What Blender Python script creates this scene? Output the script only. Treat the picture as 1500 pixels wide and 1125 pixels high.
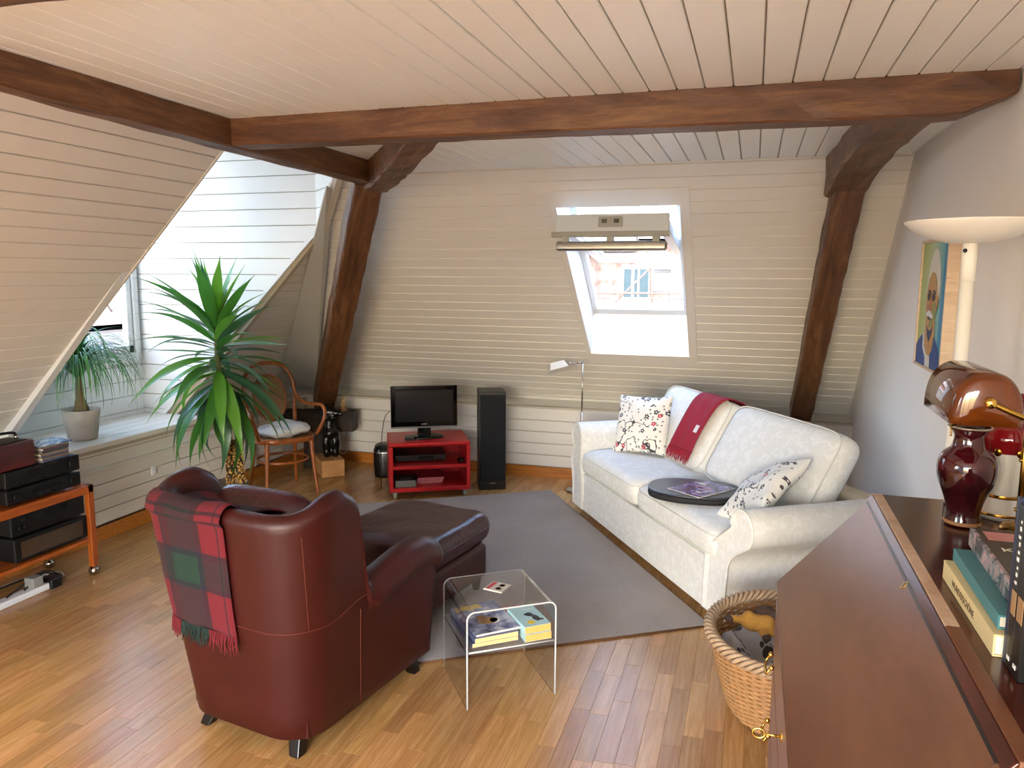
import bpy, bmesh, math, random
import numpy as np
from mathutils import Vector, Matrix, Euler
for _o in list(bpy.data.objects): bpy.data.objects.remove(_o)
SC = bpy.context.scene
COL = SC.collection
rnd = random.Random(7)
PI = math.pi

# ------------------------------------------------------------------ camera
F_PX, CX, CY, CAMH = 1133.0, 750.0, 562.5, 1.65      # pixel focal length for a 1500 x 1125 frame
_vx = np.array([-2965 - CX, -(385 - CY), -F_PX]); _vy = np.array([1105 - CX, -(405 - CY), -F_PX])
_Y = _vy / np.linalg.norm(_vy); _X = -_vx; _X = _X - _Y * (_X @ _Y); _X /= np.linalg.norm(_X); _Z = np.cross(_X, _Y)
RW = np.array([_X, _Y, _Z]); CW = np.array([0, 0, CAMH])
cam = bpy.data.cameras.new('camera'); cam_o = bpy.data.objects.new('camera', cam); COL.objects.link(cam_o)
cam.sensor_width = 36.0; cam.lens = F_PX / 1500 * 36.0; cam.clip_start = 0.02; cam.clip_end = 300
M4 = Matrix([[*RW[0], 0], [*RW[1], 0], [*RW[2], CAMH], [0, 0, 0, 1]])
cam_o.matrix_world = M4
SC.camera = cam_o
def ray(x, y): return RW @ np.array([x - CX, -(y - CY), -F_PX])
def onp(x, y, p, n):
    d = ray(x, y); n = np.array(n, float); return Vector(CW + d * ((np.array(p, float) - CW) @ n / (d @ n)))
def onz(x, y, z=0.0): return onp(x, y, (0, 0, z), (0, 0, 1))
def onx(x, y, X): return onp(x, y, (X, 0, 0), (1, 0, 0))
def ony(x, y, Yv): return onp(x, y, (0, Yv, 0), (0, 1, 0))
def proj(p):
    c = RW.T @ (np.array(p, float) - CW); return (CX + F_PX * c[0] / -c[2], CY - F_PX * c[1] / -c[2]) if c[2] < -0.05 else None

# ------------------------------------------------------------------ light and exposure
SC.view_settings.view_transform = 'Standard'; SC.view_settings.look = 'None'
SC.view_settings.gamma = 1.0; SC.view_settings.use_curve_mapping = False
SC.cycles.sample_clamp_indirect = 4.0
SC.view_settings.exposure = 0.85
world = bpy.data.worlds.new('sky'); SC.world = world; world.use_nodes = True
_nt = world.node_tree; _bg = _nt.nodes['Background']
_sky = _nt.nodes.new('ShaderNodeTexSky'); _sky.sky_type = 'NISHITA'; _sky.sun_disc = False
_sky.sun_elevation = math.radians(40); _sky.sun_rotation = math.radians(180); _sky.air_density = 1.0; _sky.dust_density = 2.2
_nt.links.new(_sky.outputs[0], _bg.inputs[0]); _bg.inputs[1].default_value = 2.0
sun = bpy.data.lights.new('sun', 'SUN'); sun.energy = 4.0; sun.angle = math.radians(1.0); sun.color = (1.0, 0.96, 0.90)
sun_o = bpy.data.objects.new('sun', sun); COL.objects.link(sun_o)
sun_o.rotation_euler = Vector((-0.05, 0.80, -0.62)).to_track_quat('-Z', 'Y').to_euler(); sun_o.location = (0, -6, 8)
def portal(name, loc, direction, sx, sy):
    l = bpy.data.lights.new(name, 'AREA'); l.shape = 'RECTANGLE'; l.size = sx; l.size_y = sy; l.cycles.is_portal = True
    o = bpy.data.objects.new(name, l); COL.objects.link(o); o.location = loc
    o.rotation_euler = Vector(direction).to_track_quat('-Z', 'Z').to_euler()
    return o

# ------------------------------------------------------------------ materials
def lin(h):
    if not isinstance(h, str): return tuple(h) + (1.0,)
    h = h.lstrip('#'); c = [int(h[i:i + 2], 16) / 255 for i in (0, 2, 4)]
    return tuple((v / 12.92 if v <= .04045 else ((v + .055) / 1.055) ** 2.4) for v in c) + (1.0,)
class NT:
    def __init__(s, name):
        s.m = bpy.data.materials.new(name); s.m.use_nodes = True; s.t = s.m.node_tree
        s.b = s.t.nodes['Principled BSDF']
    def n(s, typ, **kw):
        nd = s.t.nodes.new('ShaderNode' + typ)
        for k, v in kw.items():
            if k.startswith('i_'):
                key = k[2:]; key = int(key) if key.isdigit() else key.replace('_', ' ')
                nd.inputs[key].default_value = v
            else: setattr(nd, k, v)
        return nd
    def l(s, a, b): s.t.links.new(a, b)
    def math(s, op, a, b=None, c=None):
        nd = s.n('Math', operation=op)
        for i, v in enumerate((a, b, c)):
            if v is None: continue
            if isinstance(v, (int, float)): nd.inputs[i].default_value = v
            else: s.l(v, nd.inputs[i])
        return nd.outputs[0]
    def mix(s, f, a, b, blend='MIX'):
        nd = s.n('Mix', data_type='RGBA', blend_type=blend)
        for i, v in ((0, f), (6, a), (7, b)):
            if isinstance(v, (int, float)): nd.inputs[i].default_value = v
            elif isinstance(v, tuple): nd.inputs[i].default_value = v
            else: s.l(v, nd.inputs[i])
        return nd.outputs[2]
    def ramp(s, fac, stops, interp='LINEAR'):
        nd = s.n('ValToRGB'); cr = nd.color_ramp; cr.interpolation = interp
        while len(cr.elements) > 1: cr.elements.remove(cr.elements[-1])
        cr.elements[0].position = stops[0][0]; cr.elements[0].color = lin(stops[0][1])
        for p, c in stops[1:]:
            e = cr.elements.new(p); e.color = lin(c)
        s.l(fac, nd.inputs[0]); return nd.outputs[0]
    def coord(s, kind='Object', scale=(1, 1, 1), rot=(0, 0, 0)):
        tc = s.n('TexCoord'); mp = s.n('Mapping'); mp.inputs['Scale'].default_value = scale; mp.inputs['Rotation'].default_value = rot
        s.l(tc.outputs[kind], mp.inputs[0]); return mp.outputs[0]
    def noise(s, vec, scale, detail=3, rough=.55, dist=0):
        nd = s.n('TexNoise'); nd.inputs['Scale'].default_value = scale; nd.inputs['Detail'].default_value = detail
        nd.inputs['Roughness'].default_value = rough; nd.inputs['Distortion'].default_value = dist
        if vec is not None: s.l(vec, nd.inputs['Vector'])
        return nd.outputs['Fac']
    def bump(s, h, strength=.2, dist=.01):
        nd = s.n('Bump'); nd.inputs['Strength'].default_value = strength; nd.inputs['Distance'].default_value = dist
        s.l(h, nd.inputs['Height']); s.l(nd.outputs[0], s.b.inputs['Normal'])
    def col(s, c):
        if isinstance(c, tuple): s.b.inputs['Base Color'].default_value = c
        else: s.l(c, s.b.inputs['Base Color'])
    def set(s, **kw):
        names = {'rough': 'Roughness', 'metal': 'Metallic', 'spec': 'Specular IOR Level', 'trans': 'Transmission Weight', 'ior': 'IOR',
                 'coat': 'Coat Weight', 'coatr': 'Coat Roughness', 'sheen': 'Sheen Weight', 'sss': 'Subsurface Weight', 'alpha': 'Alpha'}
        for k, v in kw.items(): s.b.inputs[names[k]].default_value = v
        return s
MAT = {}
def plain(name, c, rough=.5, var=.06, nscale=9, bump=0, bscale=60, **kw):
    """a painted, moulded or woven surface with a faint tone variation"""
    if name in MAT: return MAT[name]
    t = NT(name); base = lin(c); v = t.coord(); f = t.noise(v, nscale)
    dark = tuple(x * (1 - 2 * var) for x in base[:3]) + (1,); lite = tuple(min(1, x * (1 + 2 * var)) for x in base[:3]) + (1,)
    t.col(t.mix(f, dark, lite)); t.set(rough=rough, **kw)
    if bump: t.bump(t.noise(v, bscale, 2), bump, .004)
    MAT[name] = t.m; return t.m
def wood(name, dark, mid, lite, rough=.4, scale=(1, 14, 14), ring=3.0, bump=.1, tone=0.0, coord='Object', attr=None, world=False, dist=.8, **kw):
    """grain runs along local X unless scale says otherwise"""
    if name in MAT: return MAT[name]
    t = NT(name); v = t.coord(coord, scale)
    if world:
        g = t.n('NewGeometry'); mp = t.n('Mapping'); mp.inputs['Scale'].default_value = scale; t.l(g.outputs['Position'], mp.inputs[0]); v = mp.outputs[0]
    rv = None
    if attr == 'object': rv = t.n('ObjectInfo').outputs['Random']
    elif attr: rv = t.n('Attribute', attribute_name=attr).outputs['Fac']
    if rv is not None:
        ad = t.n('VectorMath', operation='ADD'); cb = t.n('CombineXYZ'); t.l(t.math('MULTIPLY', rv, 37.0), cb.inputs[0]); t.l(t.math('MULTIPLY', rv, 91.0), cb.inputs[1])
        t.l(v, ad.inputs[0]); t.l(cb.outputs[0], ad.inputs[1]); v = ad.outputs[0]
    a = t.noise(v, ring, 5, .6, dist); b = t.noise(v, ring * 7, 3, .6)
    f = t.math('ADD', t.math('MULTIPLY', a, .75), t.math('MULTIPLY', b, .25))
    c = t.ramp(f, [(.3, dark), (.5, mid), (.72, lite)])
    if rv is not None and tone:
        hsv = t.n('HueSaturation'); t.l(c, hsv.inputs['Color'])
        t.l(t.math('ADD', 1 - tone, t.math('MULTIPLY', rv, 2 * tone)), hsv.inputs['Value'])
        t.l(t.math('ADD', .5 - .004, t.math('MULTIPLY', t.math('FRACT', t.math('MULTIPLY', rv, 7.3)), .012)), hsv.inputs['Hue'])
        c = hsv.outputs[0]
    t.col(c); t.set(rough=rough, **kw)
    if bump: t.bump(f, bump, .004)
    MAT[name] = t.m; return t.m
def metal(name, c, rough=.2):
    if name in MAT: return MAT[name]
    t = NT(name); t.col(lin(c)); f = t.noise(t.coord(), 40)
    t.l(t.math('ADD', rough * .8, t.math('MULTIPLY', f, rough * .4)), t.b.inputs['Roughness']); t.set(metal=1.0); MAT[name] = t.m; return t.m

# ------------------------------------------------------------------ mesh helpers
class MB:
    def __init__(s): s.v = []; s.f = []; s.mi = []; s.sm = []; s.uv = []; s.cur = 0; s.smooth = False
    def vert(s, p): s.v.append(tuple(p)); return len(s.v) - 1
    def face(s, ids, uv=None, smooth=None):
        s.f.append(tuple(ids)); s.mi.append(s.cur); s.sm.append(s.smooth if smooth is None else smooth); s.uv.append(uv)
    def poly(s, pts, uv=None): s.face([s.vert(p) for p in pts], uv)
    def hexa(s, p):          # p: 8 corners, bottom 4 ccw then top 4
        i = [s.vert(q) for q in p]
        for q in ((0, 3, 2, 1), (4, 5, 6, 7), (0, 1, 5, 4), (1, 2, 6, 5), (2, 3, 7, 6), (3, 0, 4, 7)): s.face([i[k] for k in q], smooth=False)
    def box(s, a, b):
        x0, y0, z0 = a; x1, y1, z1 = b
        s.hexa([(x0, y0, z0), (x1, y0, z0), (x1, y1, z0), (x0, y1, z0), (x0, y0, z1), (x1, y0, z1), (x1, y1, z1), (x0, y1, z1)])
    def prism(s, pts, vec, smooth=False):   # pts polygon (3-D), extruded by vec
        vec = Vector(vec); n = len(pts); a = [s.vert(p) for p in pts]; b = [s.vert(Vector(p) + vec) for p in pts]
        s.face(a[::-1], smooth=False); s.face(b, smooth=False)
        for i in range(n): s.face((a[i], a[(i + 1) % n], b[(i + 1) % n], b[i]), smooth=smooth)
    def grid(s, rows, closed_u=False, closed_v=False, cap=False, smooth=True):
        """rows: list of lists of points; u runs inside a row, v across rows"""
        nv = len(rows); nu = len(rows[0]); ids = [[s.vert(p) for p in r] for r in rows]
        for j in range(nv - (0 if closed_v else 1)):
            for i in range(nu - (0 if closed_u else 1)):
                a, b, c, d = ids[j][i], ids[j][(i + 1) % nu], ids[(j + 1) % nv][(i + 1) % nu], ids[(j + 1) % nv][i]
                u0, u1, v0, v1 = i / (nu - 1 or 1), (i + 1) / (nu - 1 or 1), j / (nv - 1 or 1), (j + 1) / (nv - 1 or 1)
                s.face((a, b, c, d), [(u0, v0), (u1, v0), (u1, v1), (u0, v1)], smooth)
        if cap: s.face(ids[0][::-1], smooth=False); s.face(ids[-1], smooth=False)
        return ids
    def lathe(s, prof, center=(0, 0, 0), n=28, capb=True, capt=False):
        cx, cy, cz = center
        rows = [[(cx + r * math.cos(2 * PI * i / n), cy + r * math.sin(2 * PI * i / n), cz + z) for i in range(n)] for r, z in prof]
        ids = s.grid(rows, closed_u=True)
        if capb: s.face(ids[0][::-1], smooth=False)
        if capt: s.face(ids[-1], smooth=False)
    def tube(s, pts, r, n=10, cap=True, flat=1.0):
        pts = [Vector(p) for p in pts]; N = len(pts); rr = r if isinstance(r, (list, tuple)) else [r] * N
        rows = []; prev = None
        for i, p in enumerate(pts):
            d = (pts[min(i + 1, N - 1)] - pts[max(i - 1, 0)])
            if d.length < 1e-9: d = Vector((0, 0, 1))
            d.normalize()
            if prev is None:
                a = Vector((0, 0, 1)) if abs(d.z) < .9 else Vector((1, 0, 0)); prev = a.cross(d).normalized()
            x = (prev - d * prev.dot(d))
            if x.length < 1e-6: x = d.orthogonal()
            x.normalize(); y = d.cross(x); prev = x
            rows.append([p + x * (rr[i] * math.cos(2 * PI * k / n)) + y * (rr[i] * flat * math.sin(2 * PI * k / n)) for k in range(n)])
        s.grid(rows, closed_u=True, cap=cap)
    def ball(s, c, r, n=14, m=9):
        rx, ry, rz = r if isinstance(r, (list, tuple)) else (r, r, r); rows = []
        for j in range(m + 1):
            th = PI * j / m; q = max(math.sin(th), 1e-3)
            rows.append([(c[0] + rx * q * math.cos(2 * PI * i / n), c[1] + ry * q * math.sin(2 * PI * i / n), c[2] - rz * math.cos(th)) for i in range(n)])
        s.grid(rows, closed_u=True, cap=True)
    def mesh(s, name):
        me = bpy.data.meshes.new(name); me.from_pydata([tuple(p) for p in s.v], [], s.f); me.update()
        me.polygons.foreach_set('material_index', s.mi); me.polygons.foreach_set('use_smooth', s.sm)
        if any(u is not None for u in s.uv):
            lay = me.uv_layers.new(name='UVMap'); k = 0
            for f, u in zip(s.f, s.uv):
                for q in range(len(f)): lay.data[k].uv = u[q] if u else (0, 0); k += 1
        return me
def link(name, me, mats, parent=None, loc=(0, 0, 0), rot=(0, 0, 0)):
    o = bpy.data.objects.new(name, me); COL.objects.link(o)
    if not isinstance(mats, (list, tuple)): mats = [mats]
    if me is not None and not me.materials:
        for m in mats: me.materials.append(m)
    if parent is not None: o.parent = parent
    o.location = loc; o.rotation_euler = rot; return o
def fix(me):
    bm = bmesh.new(); bm.from_mesh(me); bmesh.ops.remove_doubles(bm, verts=bm.verts, dist=1e-5); bmesh.ops.recalc_face_normals(bm, faces=bm.faces); bm.to_mesh(me); bm.free(); return me
def obj(name, mb, mats, parent=None, loc=(0, 0, 0), rot=(0, 0, 0), bevel=0, seg=2, sub=0, clean=True):
    me = mb.mesh(name)
    if clean: fix(me)
    o = link(name, me, mats, parent, loc, rot)
    if bevel:
        b = o.modifiers.new('bevel', 'BEVEL'); b.width = bevel; b.segments = seg; b.limit_method = 'ANGLE'; b.angle_limit = math.radians(40)
        if seg > 1: me.polygons.foreach_set('use_smooth', [True] * len(me.polygons)); w = o.modifiers.new('wn', 'WEIGHTED_NORMAL'); w.keep_sharp = True
    if sub: q = o.modifiers.new('sub', 'SUBSURF'); q.levels = sub; q.render_levels = sub
    return o
def tag(o, label=None, cat=None, group=None, kind=None):
    if label: o['label'] = label
    if cat: o['category'] = cat
    if group: o['group'] = group
    if kind: o['kind'] = kind
    return o
def thing(name, label, cat, loc=(0, 0, 0), rotz=0.0, group=None):
    o = bpy.data.objects.new(name, None); COL.objects.link(o); o.location = loc; o.rotation_euler = (0, 0, rotz); o.empty_display_size = .1
    return tag(o, label, cat, group)
def boxp(name, a, b, m, parent, bevel=.003, loc=(0, 0, 0), rot=(0, 0, 0), seg=2):
    mb = MB(); mb.box(a, b); return obj(name, mb, m, parent, loc, rot, bevel, seg)
def spline(ctrl, n):
    """Catmull-Rom through control points, n samples in all"""
    P = [Vector(p) for p in ctrl]; P = [P[0] * 2 - P[1]] + P + [P[-1] * 2 - P[-2]]; out = []; K = len(P) - 3
    for i in range(n):
        t = i / (n - 1) * K; k = min(int(t), K - 1); t -= k; a, b, c, d = P[k:k + 4]
        out.append(0.5 * ((2 * b) + (c - a) * t + (2 * a - 5 * b + 4 * c - d) * t * t + (3 * b - a - 3 * c + d) * t ** 3))
    return out
def blob(name, balls, m, parent=None, voxel=.012, loc=(0, 0, 0), rot=(0, 0, 0), smooth=6):
    mb = MB()
    for c, r in balls: mb.ball(c, r, 16, 10)
    o = obj(name, mb, m, parent, loc, rot, clean=False)
    r = o.modifiers.new('remesh', 'REMESH'); r.mode = 'VOXEL'; r.voxel_size = voxel; r.use_smooth_shade = True
    q = o.modifiers.new('smooth', 'SMOOTH'); q.factor = .5; q.iterations = smooth
    return o
def text_mesh(name, body, size, m, parent, loc, rot, ext=.0003, align='LEFT', sx=1.0):
    cu = bpy.data.curves.new(name, 'FONT'); cu.body = body; cu.size = size; cu.extrude = ext; cu.align_x = align
    tmp = bpy.data.objects.new(name, cu); me = bpy.data.meshes.new_from_object(tmp)
    bpy.data.objects.remove(tmp); bpy.data.curves.remove(cu)
    o = link(name, me, m, parent, loc, rot); o.scale = (sx, 1, 1); return o
def clip(poly, a, b, c):     # keep a*u + b*v <= c
    out = []; n = len(poly)
    for i in range(n):
        p, q = poly[i], poly[(i + 1) % n]; dp, dq = a * p[0] + b * p[1] - c, a * q[0] + b * q[1] - c
        if dp <= 0: out.append(p)
        if dp * dq < 0: t = dp / (dp - dq); out.append((p[0] + (q[0] - p[0]) * t, p[1] + (q[1] - p[1]) * t))
    return out
def boards(parent, mat, O, eu, ev, polys, v0, width, gap=.0045, th=.014, name='board', vmax=99):
    """matchboards lying on a plane: strips along eu, stepped along ev, front face at the plane, th deep behind it"""
    O, eu, ev = Vector(O), Vector(eu).normalized(), Vector(ev).normalized(); nrm = eu.cross(ev)
    for poly in polys:
        lo = min(p[1] for p in poly); hi = max(p[1] for p in poly); k = math.floor((lo - v0) / width)
        while v0 + k * width < hi:
            a = v0 + k * width; k += 1
            q = clip(clip(poly, 0, -1, -(a + gap / 2)), 0, 1, a + width - gap / 2)
            q = [p for i, p in enumerate(q) if (Vector((p[0], p[1])) - Vector((q[i - 1][0], q[i - 1][1]))).length > 1e-4]
            if len(q) < 3: continue
            ar = abs(sum(q[i - 1][0] * q[i][1] - q[i][0] * q[i - 1][1] for i in range(len(q)))) / 2
            if ar < .0006: continue
            cu = sum(p[0] for p in q) / len(q); cv = sum(p[1] for p in q) / len(q); c = O + eu * cu + ev * cv
            mb = MB(); j = rnd.uniform(-.0006, .0006)
            e = .0022      # eased front edge
            def sh(p, k_): return (p[0] + (cu - p[0]) * 0, p[1] + (e if p[1] < cv else -e) * k_)
            fr = [eu * (p[0] - cu) + ev * (sh(p, 1)[1] - cv) + nrm * j for p in q]
            md = [eu * (p[0] - cu) + ev * (p[1] - cv) + nrm * (-.003) for p in q]
            bk = [eu * (p[0] - cu) + ev * (p[1] - cv) - nrm * th for p in q]
            n = len(q); ids = [[mb.vert(p) for p in r] for r in (fr, md, bk)]
            mb.face(ids[0])
            for r in range(2):
                for i in range(n): mb.face((ids[r][i], ids[r + 1][i], ids[r + 1][(i + 1) % n], ids[r][(i + 1) % n]))
            link(name, mb.mesh(name), mat, parent, c)
# ------------------------------------------------------------------ the room: fixed numbers (metres)
XR, XL, YB, YN = 0.738, -3.80, 6.03, -2.60          # right wall, left knee panel, back knee wall, wall behind the camera
ZC = 2.266                                          # ceiling
XT, XSB, ZSB = -2.50, -4.22, 0.57                   # left slope: top x, foot x, foot z
YT, YSB, ZBB = 4.41, 6.35, 0.60                     # back slope: top y, foot y, foot z
DY0, DY1, XW, ZS, ZDC = 3.31, 4.70, -4.37, 0.61, 2.98   # dormer: near and far cheek, window wall, sill, ceiling
M_board = plain('white_board_paint', '#dfdad0', .42, .012, 4)
M_groove = plain('groove_backing_paint', '#b5aa98', .8, .03)  # backing behind the boards, darker than their faces
M_ceil = plain('ceiling_board_paint', '#f2f3ee', .40, .012, 4)
M_plaster = plain('white_plaster', '#f0eeea', .85, .012, 5, bump=.12, bscale=140)
M_trim = plain('white_gloss_trim', '#e4e6e6', .3, .01)
M_beam = wood('old_beam_wood', '#362010', '#5e3b22', '#84603a', .5, (1.2, 9, 9), 2.2, .35)
M_base = wood('oak_baseboard', '#8a4f1c', '#b06c2a', '#c6843c', .35, (2, 30, 30), 2.0, .03)

def setting(name, mb, m): return tag(obj(name, mb, m), kind='structure')

# floor ------------------------------------------------------------
mb = MB(); mb.box((-4.6, YN, -.10), (XR + .05, 6.6, -.004)); floor = setting('floor', mb, plain('floor_joint', '#6b4019', .6))
def plank_mat(name, attr):
    return wood(name, '#946a3c', '#ab7f4e', '#c29a6a', .27, (26, 1.5, 1), 2.0, .012, tone=.17, attr=attr, world=True, spec=.45)
M_plank = plank_mat('laminate_plank', 'object'); M_plank2 = plank_mat('laminate_plank_far', 'tone')
PW = .0705; LENS = (.30, .40, .50)
def plank_mesh(L):
    mb = MB(); e = .0006; a, b = PW / 2 - .0003, L / 2 - .0003
    rows = [[(-a, -b, -.004), (a, -b, -.004), (a, b, -.004), (-a, b, -.004)], [(-a, -b, -e), (a, -b, -e), (a, b, -e), (-a, b, -e)],
            [(-a + e, -b + e, 0), (a - e, -b + e, 0), (a - e, b - e, 0), (-a + e, b - e, 0)]]
    ids = [[mb.vert(p) for p in r] for r in rows]
    for r in range(2):
        for i in range(4): mb.face((ids[r][i], ids[r][(i + 1) % 4], ids[r + 1][(i + 1) % 4], ids[r + 1][i]))
    mb.face(ids[2]); return mb
PLM = {L: plank_mesh(L) for L in LENS}; PLME = {}
pl = []
nrow = int((XR - (-4.4)) / PW) + 1
rp = random.Random(3)
for r in range(nrow):
    x = -4.4 + (r + .5) * PW; y = YN - rp.uniform(0, .5)
    while y < 6.5:
        L = rp.choice(LENS)
        pl.append((x, y + L / 2, L)); y += L
def seen_area(x, y, L):
    q = [proj((x + sx * PW / 2, y + sy * L / 2, 0)) for sx, sy in ((-1, -1), (1, -1), (1, 1), (-1, 1))]
    if any(p is None for p in q): return 0
    cx = sum(p[0] for p in q) / 4; cy = sum(p[1] for p in q) / 4
    if not (-20 < cx < 1520 and 0 < cy < 1150): return 0
    if x > .05 and y < 2.2 or x > -.3 and y > 3.6: return 0
    d = (x + .12) * -.83 + (y - 3.63) * -.557; e = (x + .12) * -.524 + (y - 3.63) * .852      # under the rug
    if .1 < d < 1.5 and .1 < e < 2.3: return 0
    if (x + 1.62) ** 2 + (y - 2.45) ** 2 < .16: return 0
    return abs(sum(q[i - 1][0] * q[i][1] - q[i][0] * q[i - 1][1] for i in range(4))) / 2
pl = [(seen_area(*p), p) for p in pl]; pl.sort(key=lambda t: -t[0])
for ar, (x, y, L) in pl[:300]:
    if L not in PLME: PLME[L] = PLM[L].mesh('plank')
    link('plank', PLME[L], M_plank, floor, (x, y, 0))
mb = MB(); tones = []
for ar, (x, y, L) in pl[300:]:
    b = len(mb.v); mb.v += [(p[0] + x, p[1] + y, p[2]) for p in PLM[L].v]; t_ = rp.random()
    for f in PLM[L].f: mb.face([i + b for i in f]); tones.append(t_)
me = mb.mesh('plank_field'); at = me.attributes.new('tone', 'FLOAT', 'FACE'); at.data.foreach_set('value', tones)
link('plank_field', me, M_plank2, floor)['kind'] = 'stuff'

# ceiling ----------------------------------------------------------
mb = MB(); mb.box((-2.13, YN, ZC + .012), (XR + .05, YT + .3, ZC + .10)); mb.box((XT - .12, YN, ZC + .012), (-2.13, DY0, ZC + .10)); mb.box((XT - .12, 4.45, ZC + .012), (-2.13, YT + .3, ZC + .10)); ceil = setting('ceiling', mb, M_groove)
boards(ceil, M_ceil, (0, 0, ZC), (0, 1, 0), (1, 0, 0), [[(YN, XT), (DY0, XT), (DY0, -2.13), (YN, -2.13)], [(YN, -2.13), (YT, -2.13), (YT, XR), (YN, XR)]], -.002, .0912)

# right wall -------------------------------------------------------
mb = MB(); mb.box((XR, YN, 0), (XR + .15, 6.6, 2.5)); setting('wall_right', mb, M_plaster)
mb = MB(); mb.box((XR - .012, 2.2, 0), (XR, 6.0, .09)); setting('baseboard_right', mb, M_base)

# back wall: knee wall, ledge, slope with the roof window -----------------
LB = math.hypot(YSB - YT, ZC - ZBB); eb = Vector((0, YSB - YT, ZBB - ZC)).normalized(); nb = Vector((1, 0, 0)).cross(eb)   # eb points down the slope
if nb.y > 0: nb = -nb
def bs(x, v, d=0): return Vector((x, YT, ZC)) + eb * v + nb * d          # point on the back slope, d into the room
KX0, KX1, KV0, KV1 = -1.165, -.432, .318, 1.845      # skylight opening
TX0, TX1, TV0, TV1 = -1.205, -.372, .185, 1.965      # its flat casing
mb = MB()
def slab(u0, u1, w0, w1):   # backing behind the boards, as a quad in slope coordinates
    q = [bs(u0, w0, -.013), bs(u1, w0, -.013), bs(u1, w1, -.013), bs(u0, w1, -.013)]; mb.prism(q, -nb * .05)
mb.prism([bs(XT, 0, -.013), bs(TX0, 0, -.013), bs(TX0, LB + .05, -.013), bs(XSB - .02, LB + .05, -.013)], -nb * .05); slab(TX1, XR, 0, LB + .05); slab(TX0, TX1, 0, KV0); slab(TX0, TX1, KV1, LB + .05); slab(TX0, KX0, KV0, KV1); slab(KX1, TX1, KV0, KV1)
mb.box((-3.9, YB + .014, 0), (XR, YB + .06, .585)); mb.box((XL - .6, YB + .03, .52), (XR, YSB + .1, .555))
wback = setting('wall_back', mb, M_groove)
hipx = lambda v: XT + (XSB + .03 - XT) * v / LB
full = [(hipx(0), 0), (XR, 0), (XR, LB), (hipx(LB), LB)]
left_ = clip(full, 1, 0, TX0); right_ = clip(full, -1, 0, -TX1); mid = clip(clip(full, -1, 0, -TX0), 1, 0, TX1)
# e_v must give a normal into the room: eu x ev = nb -> use eu = -X
boards(wback, M_board, (0, YT, ZC), (-1, 0, 0), eb, [[(-p[0], p[1]) for p in P_] for P_ in (left_, right_, clip(mid, 0, 1, TV0), clip(mid, 0, -1, -TV1))], .11 - .095 * 2, .0950)
boards(wback, M_board, (0, YB, 0), (1, 0, 0), (0, 0, 1), [[(-3.80, .09), (XR, .09), (XR, .57), (-3.80, .57)]], .09, .096)
mb = MB(); mb.prism([(-3.80, YB - .004, .57), (XR, YB - .004, .57), (XR, YSB + .02, .605), (XSB, YSB + .02, .605), (XSB, YB, .57)], (0, 0, -.018)); setting('trim_1', mb, M_board)
mb = MB(); mb.tube([(XSB, YSB - .012, .612), (XR, YSB - .012, .612)], .013, 8); setting('trim_2', mb, M_board)
mb = MB(); mb.prism([(XL + .02, YB, 0), (XR, YB, 0), (XR, YB - .014, 0), (XL + .02, YB - .014, 0)], (0, 0, .088)); setting('baseboard_back', mb, M_base)
# tilted corner cables under the ledge are left to the wall paint; the skylight casing and lining:
kroot = tag(bpy.data.objects.new('window_1', None), kind='structure'); COL.objects.link(kroot); kroot.location = bs((KX0 + KX1) / 2, (KV0 + KV1) / 2); KO = kroot.location
def kpart(name, mb_, m, bevel=0, parent=None):
    o = obj(name, mb_, m, parent or kroot, (0, 0, 0), bevel=bevel)
    o.data.transform(Matrix.Translation(-KO)); return o
for u0, u1, w0, w1 in ((TX0, TX1, TV0, KV0), (TX0, TX1, KV1, TV1), (TX0, KX0, KV0, KV1), (KX1, TX1, KV0, KV1)):
    mb = MB(); mb.prism([bs(u0, w0, .006), bs(u1, w0, .006), bs(u1, w1, .006), bs(u0, w1, .006)], -nb * .02); kpart('casing', mb, M_board, .003)
# lining goes outwards; window plane lies WO outside the boards
WO = .235
fv0 = KV0 + .03; fv1 = KV1 - .19
fx0, fx1 = KX0 + .035, KX1 - .035
inn = [(KX0, KV0), (KX1, KV0), (KX1, KV1), (KX0, KV1)]; out = [(KX0 + .01, KV0 - .12), (KX1 - .01, KV0 - .12), (KX1 - .01, fv1), (KX0 + .01, fv1)]
for i, nm in enumerate(('lining_top', 'lining_side', 'lining_bottom', 'lining_side')):
    a, b = inn[i], inn[(i + 1) % 4]; c, d = out[(i + 1) % 4], out[i]
    q = [bs(a[0], a[1]), bs(b[0], b[1]), bs(c[0], c[1], -WO), bs(d[0], d[1], -WO)]
    nn = (q[1] - q[0]).cross(q[2] - q[0]).normalized(); cc = bs((KX0 + KX1) / 2, (KV0 + KV1) / 2, -WO / 2)
    if nn.dot(q[0] - cc) < 0: nn = -nn
    mb = MB(); mb.prism(q, nn * .012); kpart(nm, mb, M_trim)
def bar(u0, u1, w0, w1, d0, d1):
    m_ = MB(); m_.hexa([bs(u0, w0, d0), bs(u1, w0, d0), bs(u1, w1, d0), bs(u0, w1, d0), bs(u0, w0, d1), bs(u1, w0, d1), bs(u1, w1, d1), bs(u0, w1, d1)]); return m_
for a in ((out[0][0] - .05, fx0 + .012, out[0][1], fv1, -WO - .07, -WO), (fx1 - .012, out[1][0] + .05, out[0][1], fv1, -WO - .07, -WO),
          (out[0][0] - .05, out[1][0] + .05, out[0][1] - .05, fv0 - .10, -WO - .07, -WO), (out[0][0] - .05, out[1][0] + .05, fv1 - .055, fv1 + .04, -WO - .07, -WO)):
    kpart('outer_frame', bar(*a), M_trim, .004)
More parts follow.
